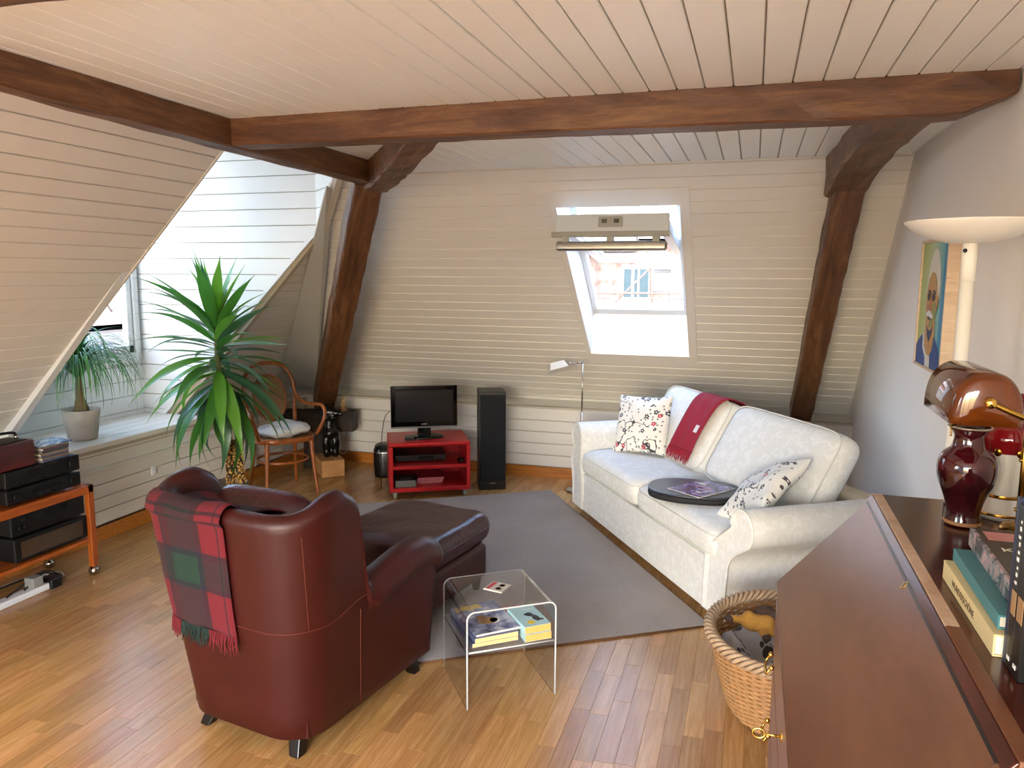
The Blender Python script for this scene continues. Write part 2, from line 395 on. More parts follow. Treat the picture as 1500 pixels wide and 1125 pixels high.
# pivoted sash, nearly level
pv = Vector(((KX0 + KX1) / 2, 5.17, 1.86)); sd = Vector((0, -.992, .128)).normalized(); su = Vector((1, 0, 0)); sn = su.cross(sd).normalized()
if sn.z > 0: sn = -sn      # sn points down, towards the room side of the sash
HW, HL = (KX1 - KX0) / 2 - .045, .66
def ss(a, b, c): return pv + su * a + sd * b + sn * c
def sbar(a0, a1, b0, b1, c0, c1):
    m_ = MB(); m_.hexa([ss(a0, b0, c0), ss(a1, b0, c0), ss(a1, b1, c0), ss(a0, b1, c0), ss(a0, b0, c1), ss(a1, b0, c1), ss(a1, b1, c1), ss(a0, b1, c1)]); return m_
T = .055
for a in ((-HW, -HW + T, -HL, HL, -.03, .03), (HW - T, HW, -HL, HL, -.03, .03), (-HW, HW, HL - T, HL, -.035, .03), (-HW, HW, -HL, -HL + T + .02, -.03, .03)):
    kpart('sash_rail', sbar(*a), M_trim, .004)
tg = NT('window_glass'); tg.set(rough=.0, trans=1.0, ior=1.0, spec=.3); tg.col((.93, .97, .97, 1)); M_glass = tg.m
kpart('pane', sbar(-HW + T, HW - T, -HL + T, HL - T, -.004, .004), M_glass)
M_alu = metal('brushed_grey_aluminium', '#a9a8a0', .35); M_greyp = plain('grey_control_plastic', '#9a9a92', .45, .02)
kpart('top_casing', sbar(-HW - .005, HW + .005, HL, HL + .025, -.055, .045), plain('light_grey_casing', '#c5ccd0', .35, .01), .003)
kpart('vent_flap_hinge_bar', sbar(-HW - .03, HW + .01, HL + .005, HL + .03, .045, .075), M_greyp, .003)
kpart('vent_bar', sbar(-HW, HW, HL - .005, HL + .04, .10, .155), M_alu, .014)
for a in (-.26, 0, .26): kpart('vent_bracket', sbar(a - .02, a + .02, HL + .01, HL + .045, .07, .11), M_greyp, .003)
kpart('switch_plate', sbar(-.075, .065, HL + .022, HL + .032, -.04, .02), M_greyp, .004)
for a in (-.04, .03): kpart('switch', sbar(a - .015, a + .015, HL + .03, HL + .036, -.025, -.002), plain('dark_switch', '#4c4c48', .5), .002)
portal('skylight_portal', bs((KX0 + KX1) / 2, (KV0 + KV1) / 2 - .05, -WO - .13), nb, .78, 1.6)

# left wall: panel, band, sill, slope, dormer ----------------------------
LL = math.hypot(XT - XSB, ZC - ZSB); el = Vector((XSB - XT, 0, ZSB - ZC)).normalized(); nl = Vector((0, 1, 0)).cross(el)
if nl.x < 0: nl = -nl
def ls(y, v, d=0): return Vector((XT, y, ZC)) + el * v + nl * d
vS = LL * (ZC - ZS) / (ZC - ZSB)
mb = MB()
def lslab(q): mb.prism([ls(a, b, -.013) for a, b in q], -nl * .05)
hipy = lambda v: YT + (YSB - YT) * v / LL
NW0, NW1, NV0, NV1 = -2.45, -.35, .22, 1.95       # unseen roof window added for daylight, left slope beside and behind the camera
for q_ in ([(YN, -.05), (NW0, -.05), (NW0, LL + .02), (YN, LL + .02)], [(NW1, -.05), (DY0 - .02, -.05), (DY0 - .02, LL + .02), (NW1, LL + .02)], [(NW0, -.05), (NW1, -.05), (NW1, NV0), (NW0, NV0)], [(NW0, NV1), (NW1, NV1), (NW1, LL + .02), (NW0, LL + .02)]): lslab(q_)
lslab([(DY1 + .02, .40), (hipy(.40), .40), (hipy(LL) + .05, LL + .02), (DY1 + .02, LL + .02)])
mb.box((XSB - .1, YN, .5), (XL + .0, DY0, .59)); mb.box((XSB - .1, DY1, .5), (XL, YSB + .1, .56))
mb.box((XL - .06, YN, 0), (XL - .032, YB + .05, .55))
wleft = setting('wall_left', mb, M_groove)
# normal must be nl: choose eu so that eu x el = nl
eu_l = Vector((0, 1, 0)); sgn = 1 if eu_l.cross(el).dot(nl) > 0 else -1
def lp(P_): return [(sgn * a, b) for a, b in P_]
near_parts = [lp(q_) for q_ in ([(YN, 0), (NW0, 0), (NW0, LL), (YN, LL)], [(NW1, 0), (DY0, 0), (DY0, LL), (NW1, LL)], [(NW0, 0), (NW1, 0), (NW1, NV0), (NW0, NV0)], [(NW0, NV1), (NW1, NV1), (NW1, LL), (NW0, LL)])]; far = lp([(DY1, .48), (hipy(.48), .48), (hipy(LL), LL), (DY1, LL)]); far2 = lp([(4.41, 0), (hipy(.48), .48), (DY1, .48), (4.41, .09)])
boards(wleft, M_board, (XT, 0, ZC), (0, sgn, 0), el, near_parts + [far, far2], .073 - .09, .0893)
mb = MB(); mb.prism([ls(DY0, 0, .004), ls(DY0 + .014, 0, .004), ls(DY0 + .014, LL, .004), ls(DY0, LL, .004)], -nl * .02); setting('trim_3', mb, M_board)
mb = MB(); mb.prism([ls(DY1 - .016, .45, .006), ls(DY1 + .004, .45, .006), ls(DY1 + .004, LL, .006), ls(DY1 - .016, LL, .006)], -nl * .028); setting('trim_4', mb, M_trim)
# knee: upper band, lower panel (a boarded radiator cover) and baseboard
boards(wleft, M_board, (XL - .03, 0, 0), (0, 1, 0), (0, 0, 1), [[(YN, .44), (YB, .44), (YB, .575), (YN, .575)]], .535 - .09, .09)
pan = [[(2.2, .105), (5.25, .105), (5.25, .452), (2.2, .452)]]
mb = MB(); mb.box((XL - .03, 2.2, .10), (XL - .016, 5.25, .44)); mb.box((XL - .03, 2.2, .44), (XL + .006, 5.25, .456)); mb.box((XL - .03, 5.235, .10), (XL, 5.25, .44))
pnl = tag(obj('radiator_cover', mb, M_board), 'white boarded radiator cover along the wall under the dormer sill', 'radiator cover')
boards(pnl, M_board, (XL, 0, 0), (0, 1, 0), (0, 0, 1), [[(2.2, .107), (5.25, .107), (5.25, .440), (2.2, .440)]], .107, .0835, name='slat')
boards(wleft, M_board, (XL - .03, 0, 0), (0, 1, 0), (0, 0, 1), [[(5.25, .09), (YB, .09), (YB, .44), (5.25, .44)]], .09, .088)
mb = MB(); mb.box((XL - .03, YN, 0), (XL - .008, YB, .094)); setting('baseboard_left', mb, M_base)
mb = MB(); mb.tube([(XL + .002, 2.3, .098), (XL + .004, 3.6, .097), (XL + .003, 4.4, .101), (XL + .002, 5.6, .098)], .004, 6)
tag(obj('speaker_cable', mb, plain('black_cable', '#171513', .5)), 'thin black cable running along the top of the left baseboard', 'cable')
# ledge on the far side of the dormer
mb = MB(); mb.prism([(XL - .02, DY1, .575), (XL - .02, YB, .575), (XSB, YSB, .575), (XSB - .05, YSB, .575), (XSB - .05, DY1, .575)], (0, 0, -.02)); setting('trim_5', mb, M_board)
mb = MB(); mb.box((XSB - .05, YN, .56), (XL - .012, DY0, .58)); setting('trim_6', mb, M_board)
nroot = tag(bpy.data.objects.new('window_4_added', None), kind='structure'); COL.objects.link(nroot); nroot.location = ls((NW0 + NW1) / 2, (NV0 + NV1) / 2)  # the added roof window, out of view
for q_ in ((NW0, NW0 + .07, NV0, NV1), (NW1 - .07, NW1, NV0, NV1), (NW0, NW1, NV0, NV0 + .07), (NW0, NW1, NV1 - .07, NV1)):
    mb = MB(); mb.prism([ls(q_[0], q_[2], .01), ls(q_[1], q_[2], .01), ls(q_[1], q_[3], .01), ls(q_[0], q_[3], .01)], -nl * .09); o = obj('frame_bar', mb, M_trim, nroot, bevel=.004); o.data.transform(Matrix.Translation(-Vector(nroot.location)))
portal('added_roof_portal', ls((NW0 + NW1) / 2, (NV0 + NV1) / 2, -.10), nl, NV1 - NV0, NW1 - NW0)
# dormer sill boards
mb = MB(); mb.box((XW, DY0 - .02, ZS - .06), (XL - .03, DY1 + .02, ZS - .013)); sill = setting('window_sill', mb, M_groove)
boards(sill, M_board, (0, 0, ZS), (0, 1, 0), (-1, 0, 0), [[(DY0, 3.812), (DY1, 3.812), (DY1, -XW), (DY0, -XW)]], 3.812, .108, th=.03)
mb = MB(); mb.box((XL - .032, DY0 - .1, ZS - .035), (XL - .006, DY1 + .8, ZS)); tag(obj('sill_nosing', mb, M_board, bevel=.005), kind='structure'); bpy.data.objects['sill_nosing'].name = 'trim_7'
# dormer cheeks
def slx(z): return XSB + (z - ZSB) * (XT - XSB) / (ZC - ZSB)
CXr = -2.845; CZr = ZSB + (CXr - XSB) * (ZC - ZSB) / (XT - XSB)
ck = [(XW, ZS), (slx(ZS), ZS), (CXr, CZr), (CXr, ZDC), (XW, ZDC)]
mb = MB(); mb.prism([(x, DY1 + .013, z) for x, z in [(XW - .1, ZS - .1), (slx(ZS) , ZS - .1), (CXr, CZr - .03), (CXr, ZDC + .1), (XW - .1, ZDC + .1)]], (0, .05, 0)); wch = setting('wall_dormer_far', mb, M_groove)
boards(wch, M_trim, (0, DY1, 0), (1, 0, 0), (0, 0, 1), [ck], .085, .1115)
fd = Vector((.70, -.714, 0)).normalized(); FE = .98
zt = lambda k: ZSB + (CXr + fd.x * k - XSB) * (ZC - ZSB) / (XT - XSB)
mb = MB(); o_ = Vector((CXr, DY1, 0)); fn = Vector((-fd.y, fd.x, 0))
mb.prism([o_ + fn * .013 + Vector((0, 0, CZr - .05)), o_ + fd * FE + fn * .013 + Vector((0, 0, zt(FE) - .05)), o_ + fd * FE + fn * .013 + Vector((0, 0, ZDC)), o_ + fn * .013 + Vector((0, 0, ZDC))], fn * .04); wfc = setting('wall_dormer_splay', mb, M_groove)
boards(wfc, M_trim, o_, fd, (0, 0, 1), [[(0, CZr), (FE, zt(FE)), (FE, ZDC), (0, ZDC)]], .085, .1115)
mb = MB(); mb.prism([(x, DY0 - .0, z) for x, z in [(XW - .1, ZS - .1), (slx(ZS) - .03, ZS - .1), (XT - .02, ZC + .02), (-2.13, ZC + .02), (-2.13, ZDC + .1), (XW - .1, ZDC + .1)]], (0, -.05, 0)); setting('wall_dormer_near', mb, M_trim)
mb = MB(); mb.box((XW - .1, DY0 - .1, ZDC), (-2.12, DY1 + .5, ZDC + .06)); setting('ceiling_dormer', mb, M_trim)
mb = MB(); mb.box((-2.16, DY0 - .05, ZC - .02), (-2.13, DY1 + .1, ZDC + .05)); setting('wall_dormer_riser', mb, M_trim)
# dormer window wall
WZ0, WZ1, WY0, WY1 = 1.07, 2.72, 3.42, 4.635
mb = MB(); mb.box((XW - .08, DY0 - .05, ZS - .1), (XW - .013, DY1 + .06, WZ0)); mb.box((XW - .08, DY0 - .05, WZ1), (XW, DY1 + .06, ZDC + .05)); mb.box((XW - .08, DY0 - .05, WZ0), (XW, WY0, WZ1)); mb.box((XW - .08, WY1, WZ0), (XW, DY1 + .06, WZ1))
ww = setting('wall_dormer_window', mb, M_trim)
boards(ww, M_trim, (XW, 0, 0), (0, 1, 0), (0, 0, 1), [[(DY0, ZS), (DY1, ZS), (DY1, WZ0), (DY0, WZ0)]], .085, .1115)
wroot = tag(bpy.data.objects.new('window_2', None), kind='structure'); COL.objects.link(wroot); wroot.location = (XW, (WY0 + WY1) / 2, WZ0)
def wp(name, a, b, m=M_trim, bevel=.004):
    mb_ = MB(); mb_.box(a, b); o = obj(name, mb_, m, wroot, bevel=bevel); o.data.transform(Matrix.Translation(-Vector(wroot.location))); return o
for a, b in (((XW - .005, WY0 - .03, WZ0 - .075), (XW + .018, WY1 + .03, WZ0)), ((XW - .005, WY0 - .03, WZ1), (XW + .018, WY1 + .03, WZ1 + .06)), ((XW - .005, WY0 - .05, WZ0), (XW + .018, WY0, WZ1)), ((XW - .005, WY1, WZ0), (XW + .018, WY1 + .05, WZ1))): wp('casing', a, b)
ym = (WY0 + WY1) / 2
for y0, y1 in ((WY0, ym - .002), (ym + .002, WY1)):
    for a, b in (((XW - .05, y0, WZ0), (XW, y0 + .05, WZ1)), ((XW - .05, y1 - .05, WZ0), (XW, y1, WZ1)), ((XW - .05, y0, WZ0), (XW, y1, WZ0 + .055)), ((XW - .05, y0, WZ1 - .055), (XW, y1, WZ1))): wp('sash_rail', a, b)
    wp('pane', (XW - .03, y0 + .05, WZ0 + .055), (XW - .024, y1 - .05, WZ1 - .055), M_glass, 0)
portal('dormer_portal', (XW - .10, ym, (WZ0 + WZ1) / 2), (1, 0, 0), 1.25, 1.66)

# wall behind the camera with a large unseen window added for daylight -----------------------------
RX0, RX1, RZ0, RZ1 = -1.8, .68, .12, 2.18
mb = MB(); mb.box((XSB - .2, YN - .15, 0), (RX0, YN, 2.6)); mb.box((RX1, YN - .15, 0), (XR + .1, YN, 2.6)); mb.box((RX0, YN - .15, 0), (RX1, YN, RZ0)); mb.box((RX0, YN - .15, RZ1), (RX1, YN, 2.6))
setting('wall_rear', mb, M_plaster)
rroot = tag(bpy.data.objects.new('window_3_added', None), kind='structure'); COL.objects.link(rroot); rroot.location = (RX0, YN, RZ0)
for k in range(4):
    x = RX0 + (RX1 - RX0 - .06) * k / 3; boxp('mullion', (x - RX0, -.10, 0), (x - RX0 + .06, -.04, RZ1 - RZ0), M_trim, rroot)
for z in (0, RZ1 - RZ0 - .06): boxp('rail', (0, -.10, z), (RX1 - RX0, -.04, z + .06), M_trim, rroot)
portal('added_rear_portal', ((RX0 + RX1) / 2, YN - .16, (RZ0 + RZ1) / 2), (0, 1, 0), RX1 - RX0, RZ1 - RZ0)
# ------------------------------------------------------------------ old timbers
def timber(name, label, secs, mat=M_beam, n=26, wob=.006, seed=1):
    """secs: list of quads (4 points each, same winding) along the length; hewn, slightly uneven faces"""
    r = random.Random(seed); rows = []; K = len(secs) - 1
    A = sum((Vector(p) for p in secs[0]), Vector()) / 4; B = sum((Vector(p) for p in secs[-1]), Vector()) / 4
    ex = (B - A).normalized(); rot = ex.to_track_quat('X', 'Z').to_matrix(); inv = rot.transposed()
    cs = [sum((Vector(p) for p in s_), Vector()) / 4 for s_ in secs]; cum = [0.0]
    for a_, b_ in zip(cs, cs[1:]): cum.append(cum[-1] + (b_ - a_).length)
    for i in range(n):          # rows spaced evenly by length
        d0 = i / (n - 1) * cum[-1]; k = max(q for q in range(K) if cum[q] <= d0 + 1e-9); t = (d0 - cum[k]) / (cum[k + 1] - cum[k]); row = []
        q = [Vector(a).lerp(Vector(b), t) for a, b in zip(secs[k], secs[k + 1])]
        c = sum(q, Vector()) / 4
        for j in range(4):
            a, b = q[j], q[(j + 1) % 4]
            for s in (.06, .5, .94):
                p = a.lerp(b, s); e = (p - c).normalized()
                row.append(inv @ (p + e * r.uniform(-wob, wob * .4) - A))
        rows.append(row)
    mb = MB(); mb.grid(rows, closed_u=True, cap=True, smooth=False)
    o = obj(name, mb, mat); o.location = A; o.rotation_euler = rot.to_euler()
    return tag(o, label, 'beam')
zb = 2.158
def rect(y0, y1, z0, z1, x): return [(x, y0, z0), (x, y1, z0), (x, y1, z1), (x, y0, z1)]
timber('tie_beam', 'long dark brown tie beam crossing the ceiling from the left purlin to the right wall',
       [rect(2.735, 2.865, zb + .004, ZC + .006, -2.04), rect(2.73, 2.86, zb - .008, ZC + .006, -.6), rect(2.74, 2.86, zb - .018, ZC + .006, .58), rect(2.745, 2.86, zb + .04, ZC + .006, XR - .01)], n=40, seed=2, wob=.003)
pu = lambda y, z0: [(-2.125, y, z0), (-2.03, y, z0), (-2.03, y, ZC + .006), (-2.125, y, ZC + .006)]
timber('purlin', 'dark brown purlin running under the ceiling edge along the left slope', [pu(YN + .02, 2.175), pu(1.7, 2.168), pu(2.7, 2.152), pu(4.07, 2.145)], n=40, seed=3)
yn_ = onz(60, 8.5, zb).y
timber('cross_beam', 'brown ceiling beam of which only the lower edge shows above the left purlin', [rect(yn_ - .13, yn_, zb, ZC + .006, -2.03), rect(yn_ - .13, yn_, zb, ZC + .006, XR - .01)], seed=4)
# leaning post on the right
pt = lambda x, y, d: onp(x, y, bs(0, 0, d), nb)
a0, a1, b0, b1 = pt(1228, 243, .2), pt(1278, 240, .2), pt(1158, 610, .2), pt(1190, 612, .2)
def ext(a, b, k): return b + (b - a) * k
b0e, b1e = ext(a0, b0, .036), ext(a1, b1, .036); a0e, a1e = ext(b0, a0, -.05), ext(b1, a1, -.05)
bk = -nb * .17
timber('leaning_post', 'brown leaning timber post beside the skylight behind the white sofa', [[a0e, a1e, a1e + bk, a0e + bk], [b0e, b1e, b1e + bk, b0e + bk]], seed=5)
hb = lambda y, x0, x1, z0: [(x0, y, z0), (x1, y, z0), (x1, y, ZC + .006), (x0, y, ZC + .006)]
timber('post_brace', 'thick brown bracket joining the right leaning post to the tie beam', [hb(4.42, .325, .525, 2.06), hb(4.05, .335, .53, 2.12), hb(3.55, .35, .535, 2.15), hb(2.86, .40, .56, 2.175)], n=16, seed=6, wob=.008)
# hip post in the left corner
ht, hbm = Vector((-2.09, 4.03, 2.16)), onz(475.5, 599, .50)
hd = (hbm - ht).normalized(); sx = Vector((.80, .60, 0)); sx = (sx - hd * sx.dot(hd)).normalized(); sy = hd.cross(sx).normalized()
if sy.y < 0: sy = -sy
def hq(p, w=.085, d=.16): return [p - sx * w, p + sx * w, p + sx * w + sy * d, p - sx * w + sy * d]
timber('hip_post', 'dark leaning corner post rising from the timber stubs behind the cane chair', [hq(ht + hd * .03), hq(ht.lerp(hbm, .5)), hq(hbm + hd * .03)], seed=7)
bd = Vector((.575, -.818, 0)); bn = Vector((.818, .575, 0))
def hbq(k, z0, w=.07): p = Vector((-2.06, 4.06, 0)) + bd * k; return [p - bn * w + Vector((0, 0, z0)), p + bn * w + Vector((0, 0, z0)), p + bn * w + Vector((0, 0, ZC + .006)), p - bn * w + Vector((0, 0, ZC + .006))]
timber('hip_brace', 'weathered brown bracket joining the corner post to the tie beam', [hbq(-.07, 2.115), hbq(.4, 2.125), hbq(.9, 2.15), hbq(1.36, 2.19)], n=16, seed=8, wob=.008)
M_stub = wood('weathered_stub_wood', '#120a05', '#26170d', '#3a281a', .7, (3, 9, 9), 2.2, .5)
c0 = onz(448, 640, .30)
zt_ = lambda p, z: Vector((p.x, p.y, z))
p0, p1 = Vector((-3.74, 5.72, .36)), Vector((-3.27, 5.84, .36))
def st(p, d, w, z0, z1): n_ = Vector((-d.y, d.x, 0)); return [p - n_ * w + Vector((0, 0, z0)), p + n_ * w + Vector((0, 0, z0)), p + n_ * w + Vector((0, 0, z1)), p - n_ * w + Vector((0, 0, z1))]
d_ = Vector((.97, .24, 0))
timber('sill_timber', 'dark rough sill timber under the foot of the corner post', [st(Vector((-3.79, 5.66, 0)), d_, .09, .33, .50), st(Vector((-3.20, 5.81, 0)), d_, .09, .33, .50)], M_stub, n=10, seed=9)
timber('timber_foot', 'dark upright timber block carrying the sill timber behind the plinth', [[(-3.62, 5.66, 0), (-3.42, 5.70, 0), (-3.44, 5.84, 0), (-3.64, 5.80, 0)], [(-3.62, 5.66, .33), (-3.42, 5.70, .33), (-3.44, 5.84, .33), (-3.64, 5.80, .33)]], M_stub, n=8, seed=10)
# boxed strip along the hip
h0, h1 = Vector((-2.50, 4.41, 2.2)), Vector((XSB + .03, YSB, .605))
mb = MB(); q0 = ls(4.36, .10, .005); q1 = ls(6.12, LL * .97, .005); q2 = bs(XT + .02 - .1, .10, .03); q3 = bs(-3.86, LB * .97, .03)
mb.prism([q0, q1, q3, q2], Vector((.02, -.02, 0))); setting('trim_8', mb, plain('grey_white_strip', '#bdbab2', .45, .01))

# ------------------------------------------------------------------ outside: the house across the yard, seen through the roof window, colours darkened against overexposure
FY = 13.0
def fp(x, y, d=0): p = ony(x, y, FY); return Vector((p.x, p.y - d, p.z))
t = NT('darkened_pink_render'); f_ = t.noise(t.coord('Object'), 5, 5, .7); t.col(t.ramp(f_, [(.35, '#6a5d57'), (.5, '#5e4e48'), (.62, '#4a302b')])); t.set(rough=.9); M_pink = t.m
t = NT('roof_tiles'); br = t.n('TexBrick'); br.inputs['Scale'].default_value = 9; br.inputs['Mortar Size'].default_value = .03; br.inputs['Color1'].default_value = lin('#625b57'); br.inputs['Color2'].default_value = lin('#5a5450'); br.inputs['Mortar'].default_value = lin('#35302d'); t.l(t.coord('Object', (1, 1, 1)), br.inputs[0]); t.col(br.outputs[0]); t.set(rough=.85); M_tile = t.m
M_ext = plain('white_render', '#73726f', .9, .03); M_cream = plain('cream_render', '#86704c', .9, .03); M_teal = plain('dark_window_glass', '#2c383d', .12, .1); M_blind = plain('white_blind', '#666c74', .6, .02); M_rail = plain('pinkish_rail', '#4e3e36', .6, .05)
house = thing('neighbouring_house', 'pink rendered house with tiled roof seen through the open skylight', 'building', (fp(930, 440).x, FY, -8))
HO = Vector(house.location)
def hp(name, mb_, m, bevel=0): o = obj(name, mb_, m, house, bevel=bevel); o.data.transform(Matrix.Translation(-HO)); return o
zr = fp(900, 350).z
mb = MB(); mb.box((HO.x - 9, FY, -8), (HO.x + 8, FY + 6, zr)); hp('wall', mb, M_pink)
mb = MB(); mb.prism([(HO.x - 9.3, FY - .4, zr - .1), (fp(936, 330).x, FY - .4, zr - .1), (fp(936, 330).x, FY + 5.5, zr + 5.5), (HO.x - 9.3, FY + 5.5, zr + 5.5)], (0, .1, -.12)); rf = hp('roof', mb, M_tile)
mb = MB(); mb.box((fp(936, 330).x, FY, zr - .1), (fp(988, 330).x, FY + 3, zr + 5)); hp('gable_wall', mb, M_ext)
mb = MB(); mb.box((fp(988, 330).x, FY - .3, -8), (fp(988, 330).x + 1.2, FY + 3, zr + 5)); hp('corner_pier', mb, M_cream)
def frect(x0, y0, x1, y1, d0, d1): a, b = fp(x0, y1), fp(x1, y0); m_ = MB(); m_.box((a.x, FY - d1, a.z), (b.x, FY - d0, b.z)); return m_
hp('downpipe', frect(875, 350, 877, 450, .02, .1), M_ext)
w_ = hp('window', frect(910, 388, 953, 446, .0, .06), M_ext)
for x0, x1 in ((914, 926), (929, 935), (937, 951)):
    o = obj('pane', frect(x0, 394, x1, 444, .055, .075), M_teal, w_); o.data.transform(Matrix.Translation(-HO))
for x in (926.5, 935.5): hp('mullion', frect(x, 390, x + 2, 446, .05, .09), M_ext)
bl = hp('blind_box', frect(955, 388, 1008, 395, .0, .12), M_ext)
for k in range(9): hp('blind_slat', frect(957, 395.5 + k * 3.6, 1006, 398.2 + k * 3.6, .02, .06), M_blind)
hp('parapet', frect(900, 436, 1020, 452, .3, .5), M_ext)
RY = 10.2
def rp_(x, y): return ony(x, y, RY)
rail = house; zrl = rp_(930, 452).z
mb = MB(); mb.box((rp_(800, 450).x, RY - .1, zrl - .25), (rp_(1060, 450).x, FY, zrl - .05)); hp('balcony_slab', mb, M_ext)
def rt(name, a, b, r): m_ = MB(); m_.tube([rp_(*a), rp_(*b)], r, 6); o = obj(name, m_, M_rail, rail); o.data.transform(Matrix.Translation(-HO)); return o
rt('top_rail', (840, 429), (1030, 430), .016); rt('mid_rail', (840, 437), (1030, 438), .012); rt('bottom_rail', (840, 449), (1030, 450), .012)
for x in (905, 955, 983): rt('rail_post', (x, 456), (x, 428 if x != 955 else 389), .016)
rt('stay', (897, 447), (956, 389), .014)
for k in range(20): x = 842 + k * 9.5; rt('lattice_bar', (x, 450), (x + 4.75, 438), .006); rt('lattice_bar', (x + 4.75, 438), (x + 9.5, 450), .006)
# outside the dormer: a terrace roof with a white lattice
ter = thing('terrace_roof', 'sunlit reddish terrace roof with white lattice outside the dormer window', 'building', (-13, 6, -4)); TO = Vector(ter.location)
def tp(name, mb_, m): o = obj(name, mb_, m, ter); o.data.transform(Matrix.Translation(-TO)); return o
def tpx(x, y, X=-11.0): return onx(x, y, X)
zc_ = lambda y: tpx(160, y).z
mb = MB(); mb.box((-14, 2, -4), (-11, 22, zc_(488))); tp('white_wall', mb, M_ext)
mb = MB(); mb.box((-14, 2, zc_(488)), (-11.05, 22, zc_(476))); tp('gutter', mb, plain('dark_gutter', '#6d6460', .6))
mb = MB(); mb.prism([(-11.05, 2, zc_(476)), (-11.05, 22, zc_(476)), (-16, 22, zc_(476) + .5), (-16, 2, zc_(476) + .5)], (0, 0, -.1)); tp('roof', mb, plain('reddish_roof', '#806258', .85, .08, 3))
mb = MB(); mb.box((-19, 2, -4), (-16, 24, zc_(476) + 3.0)); tp('far_wall', mb, plain('pale_far_wall', '#8a8682', .9, .04, 1))
for k in range(14):
    y0 = 7.2 + k * .5; z0 = zc_(470) + .1
    for s in (0, 1):
        mb = MB(); mb.tube([(-12.0, y0 + s * .5, z0), (-12.0, y0 + (1 - s) * .5, z0 + .75)], .02, 5); tp('lattice_bar', mb, M_ext)
mb = MB(); mb.tube([(-12, 7.0, zc_(470) + .9), (-12, 14.4, zc_(470) + .9)], .025, 6); tp('lattice_rail', mb, M_ext)
# yard ground far below
mb = MB(); mb.box((-40, -40, -8.2), (40, 40, -8)); tag(obj('yard_ground', mb, plain('pale_yard_gravel', '#cdc8be', .9)), kind='structure')
# ------------------------------------------------------------------ rug
RA = Vector((-.125, 3.61, 0)); ang = math.atan2(2.05, -1.27) + .018; rv = Vector((math.cos(ang), math.sin(ang), 0)); ru = Vector((-rv.y, rv.x, 0))
t = NT('grey_brown_rug'); v = t.coord('Object'); f1 = t.noise(v, 110, 3, .8); f2 = t.noise(v, 3, 3); t.col(t.mix(t.math('ADD', t.math('MULTIPLY', f1, .7), t.math('MULTIPLY', f2, .4)), lin('#4e443e'), lin('#a89b92'))); t.set(rough=.95, sheen=.3); t.bump(f1, .6, .006); M_rug = t.m
RWD, RLN = 1.72, 2.405
mb = MB()
rows = []
for j in range(25):
    row = []
    for i in range(19):
        row.append(RA + ru * (RWD * i / 18) + rv * (RLN * j / 24) + Vector((0, 0, .0115)))
    rows.append(row)
rug_e = thing('rug', 'grey brown short pile rug in front of the white sofa', 'rug', RA)
mb.prism([RA - RA, ru * RWD, ru * RWD + rv * RLN, rv * RLN], (0, 0, .011)); obj('pile', mb, M_rug, rug_e, (0, 0, .0005), bevel=.003)
mb = MB(); c_ = [Vector((0, 0, .005)), ru * RWD + Vector((0, 0, .005)), ru * RWD + rv * RLN + Vector((0, 0, .005)), rv * RLN + Vector((0, 0, .005))]
M_hem = plain('brown_rug_binding', '#5a3a22', .9, .05)
for i in range(4): m_ = MB(); m_.tube([c_[i], c_[(i + 1) % 4]], .0052, 8); obj('binding', m_, M_hem, rug_e)

# ------------------------------------------------------------------ leather armchair
AO, AF, AR = Vector((-1.654, 2.15, 0)), Vector((.168, .986, 0)), Vector((.986, -.168, 0))
arz = math.atan2(AR.y, AR.x)
t = NT('oxblood_leather'); v = t.coord('Object'); g = t.n('TexVoronoi'); g.inputs['Scale'].default_value = 260; t.l(v, g.inputs['Vector'])
f2 = t.noise(v, 5, 4); t.col(t.mix(f2, lin('#2b0605'), lin('#3b0a07'))); t.l(t.math('ADD', .40, t.math('MULTIPLY', f2, .10)), t.b.inputs['Roughness']); t.set(spec=.42); t.bump(g.outputs['Distance'], .10, .002); M_lea = t.m
t = NT('oxblood_cushion_leather'); v = t.coord('Object'); f2 = t.noise(v, 6, 4, .6, .4); f3 = t.noise(v, 24, 3, .6, .6); t.col(t.mix(f2, lin('#2b0810'), lin('#3e0e19'))); t.set(rough=.34, spec=.55); t.bump(t.math('ADD', f2, t.math('MULTIPLY', f3, .5)), .35, .02); M_lea2 = t.m
M_seam = plain('seam_thread', '#5a2014', .6); M_leg = plain('black_leg_lacquer', '#0c0a09', .18)
chair = thing('armchair', 'dark red leather wing armchair with a tartan blanket over its back', 'armchair', AO, arz)
ZB_ = .066
def hw(z): k = max(0, min(1, (z - ZB_) / .85)); return .292 + .092 * k ** 1.15          # half width of the shell at height z
def tb(z): k = max(0, min(1, (z - ZB_) / .85)); return -.022 - .108 * k ** 1.1           # how far back the shell reaches
TF = .755
def plan(p, z):
    """outer plan curve: p in 0..1 from the right arm front round the back to the left arm front"""
    W = hw(z); B = tb(z); Rc = .15 + .05 * max(0, z - .3); s1 = TF - (B + Rc); L = [s1, PI / 2 * Rc, 2 * (W - Rc), PI / 2 * Rc, s1]; T_ = sum(L); d = p * T_
    if d <= L[0]: return (W, TF - d), (1, 0)
    d -= L[0]
    if d <= L[1]: a = d / Rc; return (W - Rc + Rc * math.cos(a), B + Rc - Rc * math.sin(a)), (math.cos(a), -math.sin(a))
    d -= L[1]
    if d <= L[2]: return (W - Rc - d, B), (0, -1)
    d -= L[2]
    if d <= L[3]: a = d / Rc; return (-W + Rc - Rc * math.sin(a), B + Rc - Rc * math.cos(a)), (-math.sin(a), -math.cos(a))
    d -= L[3]; return (-W, B + Rc + d), (-1, 0)
def sstep(a, b, x): k = max(0, min(1, (x - a) / (b - a))); return k * k * (3 - 2 * k)
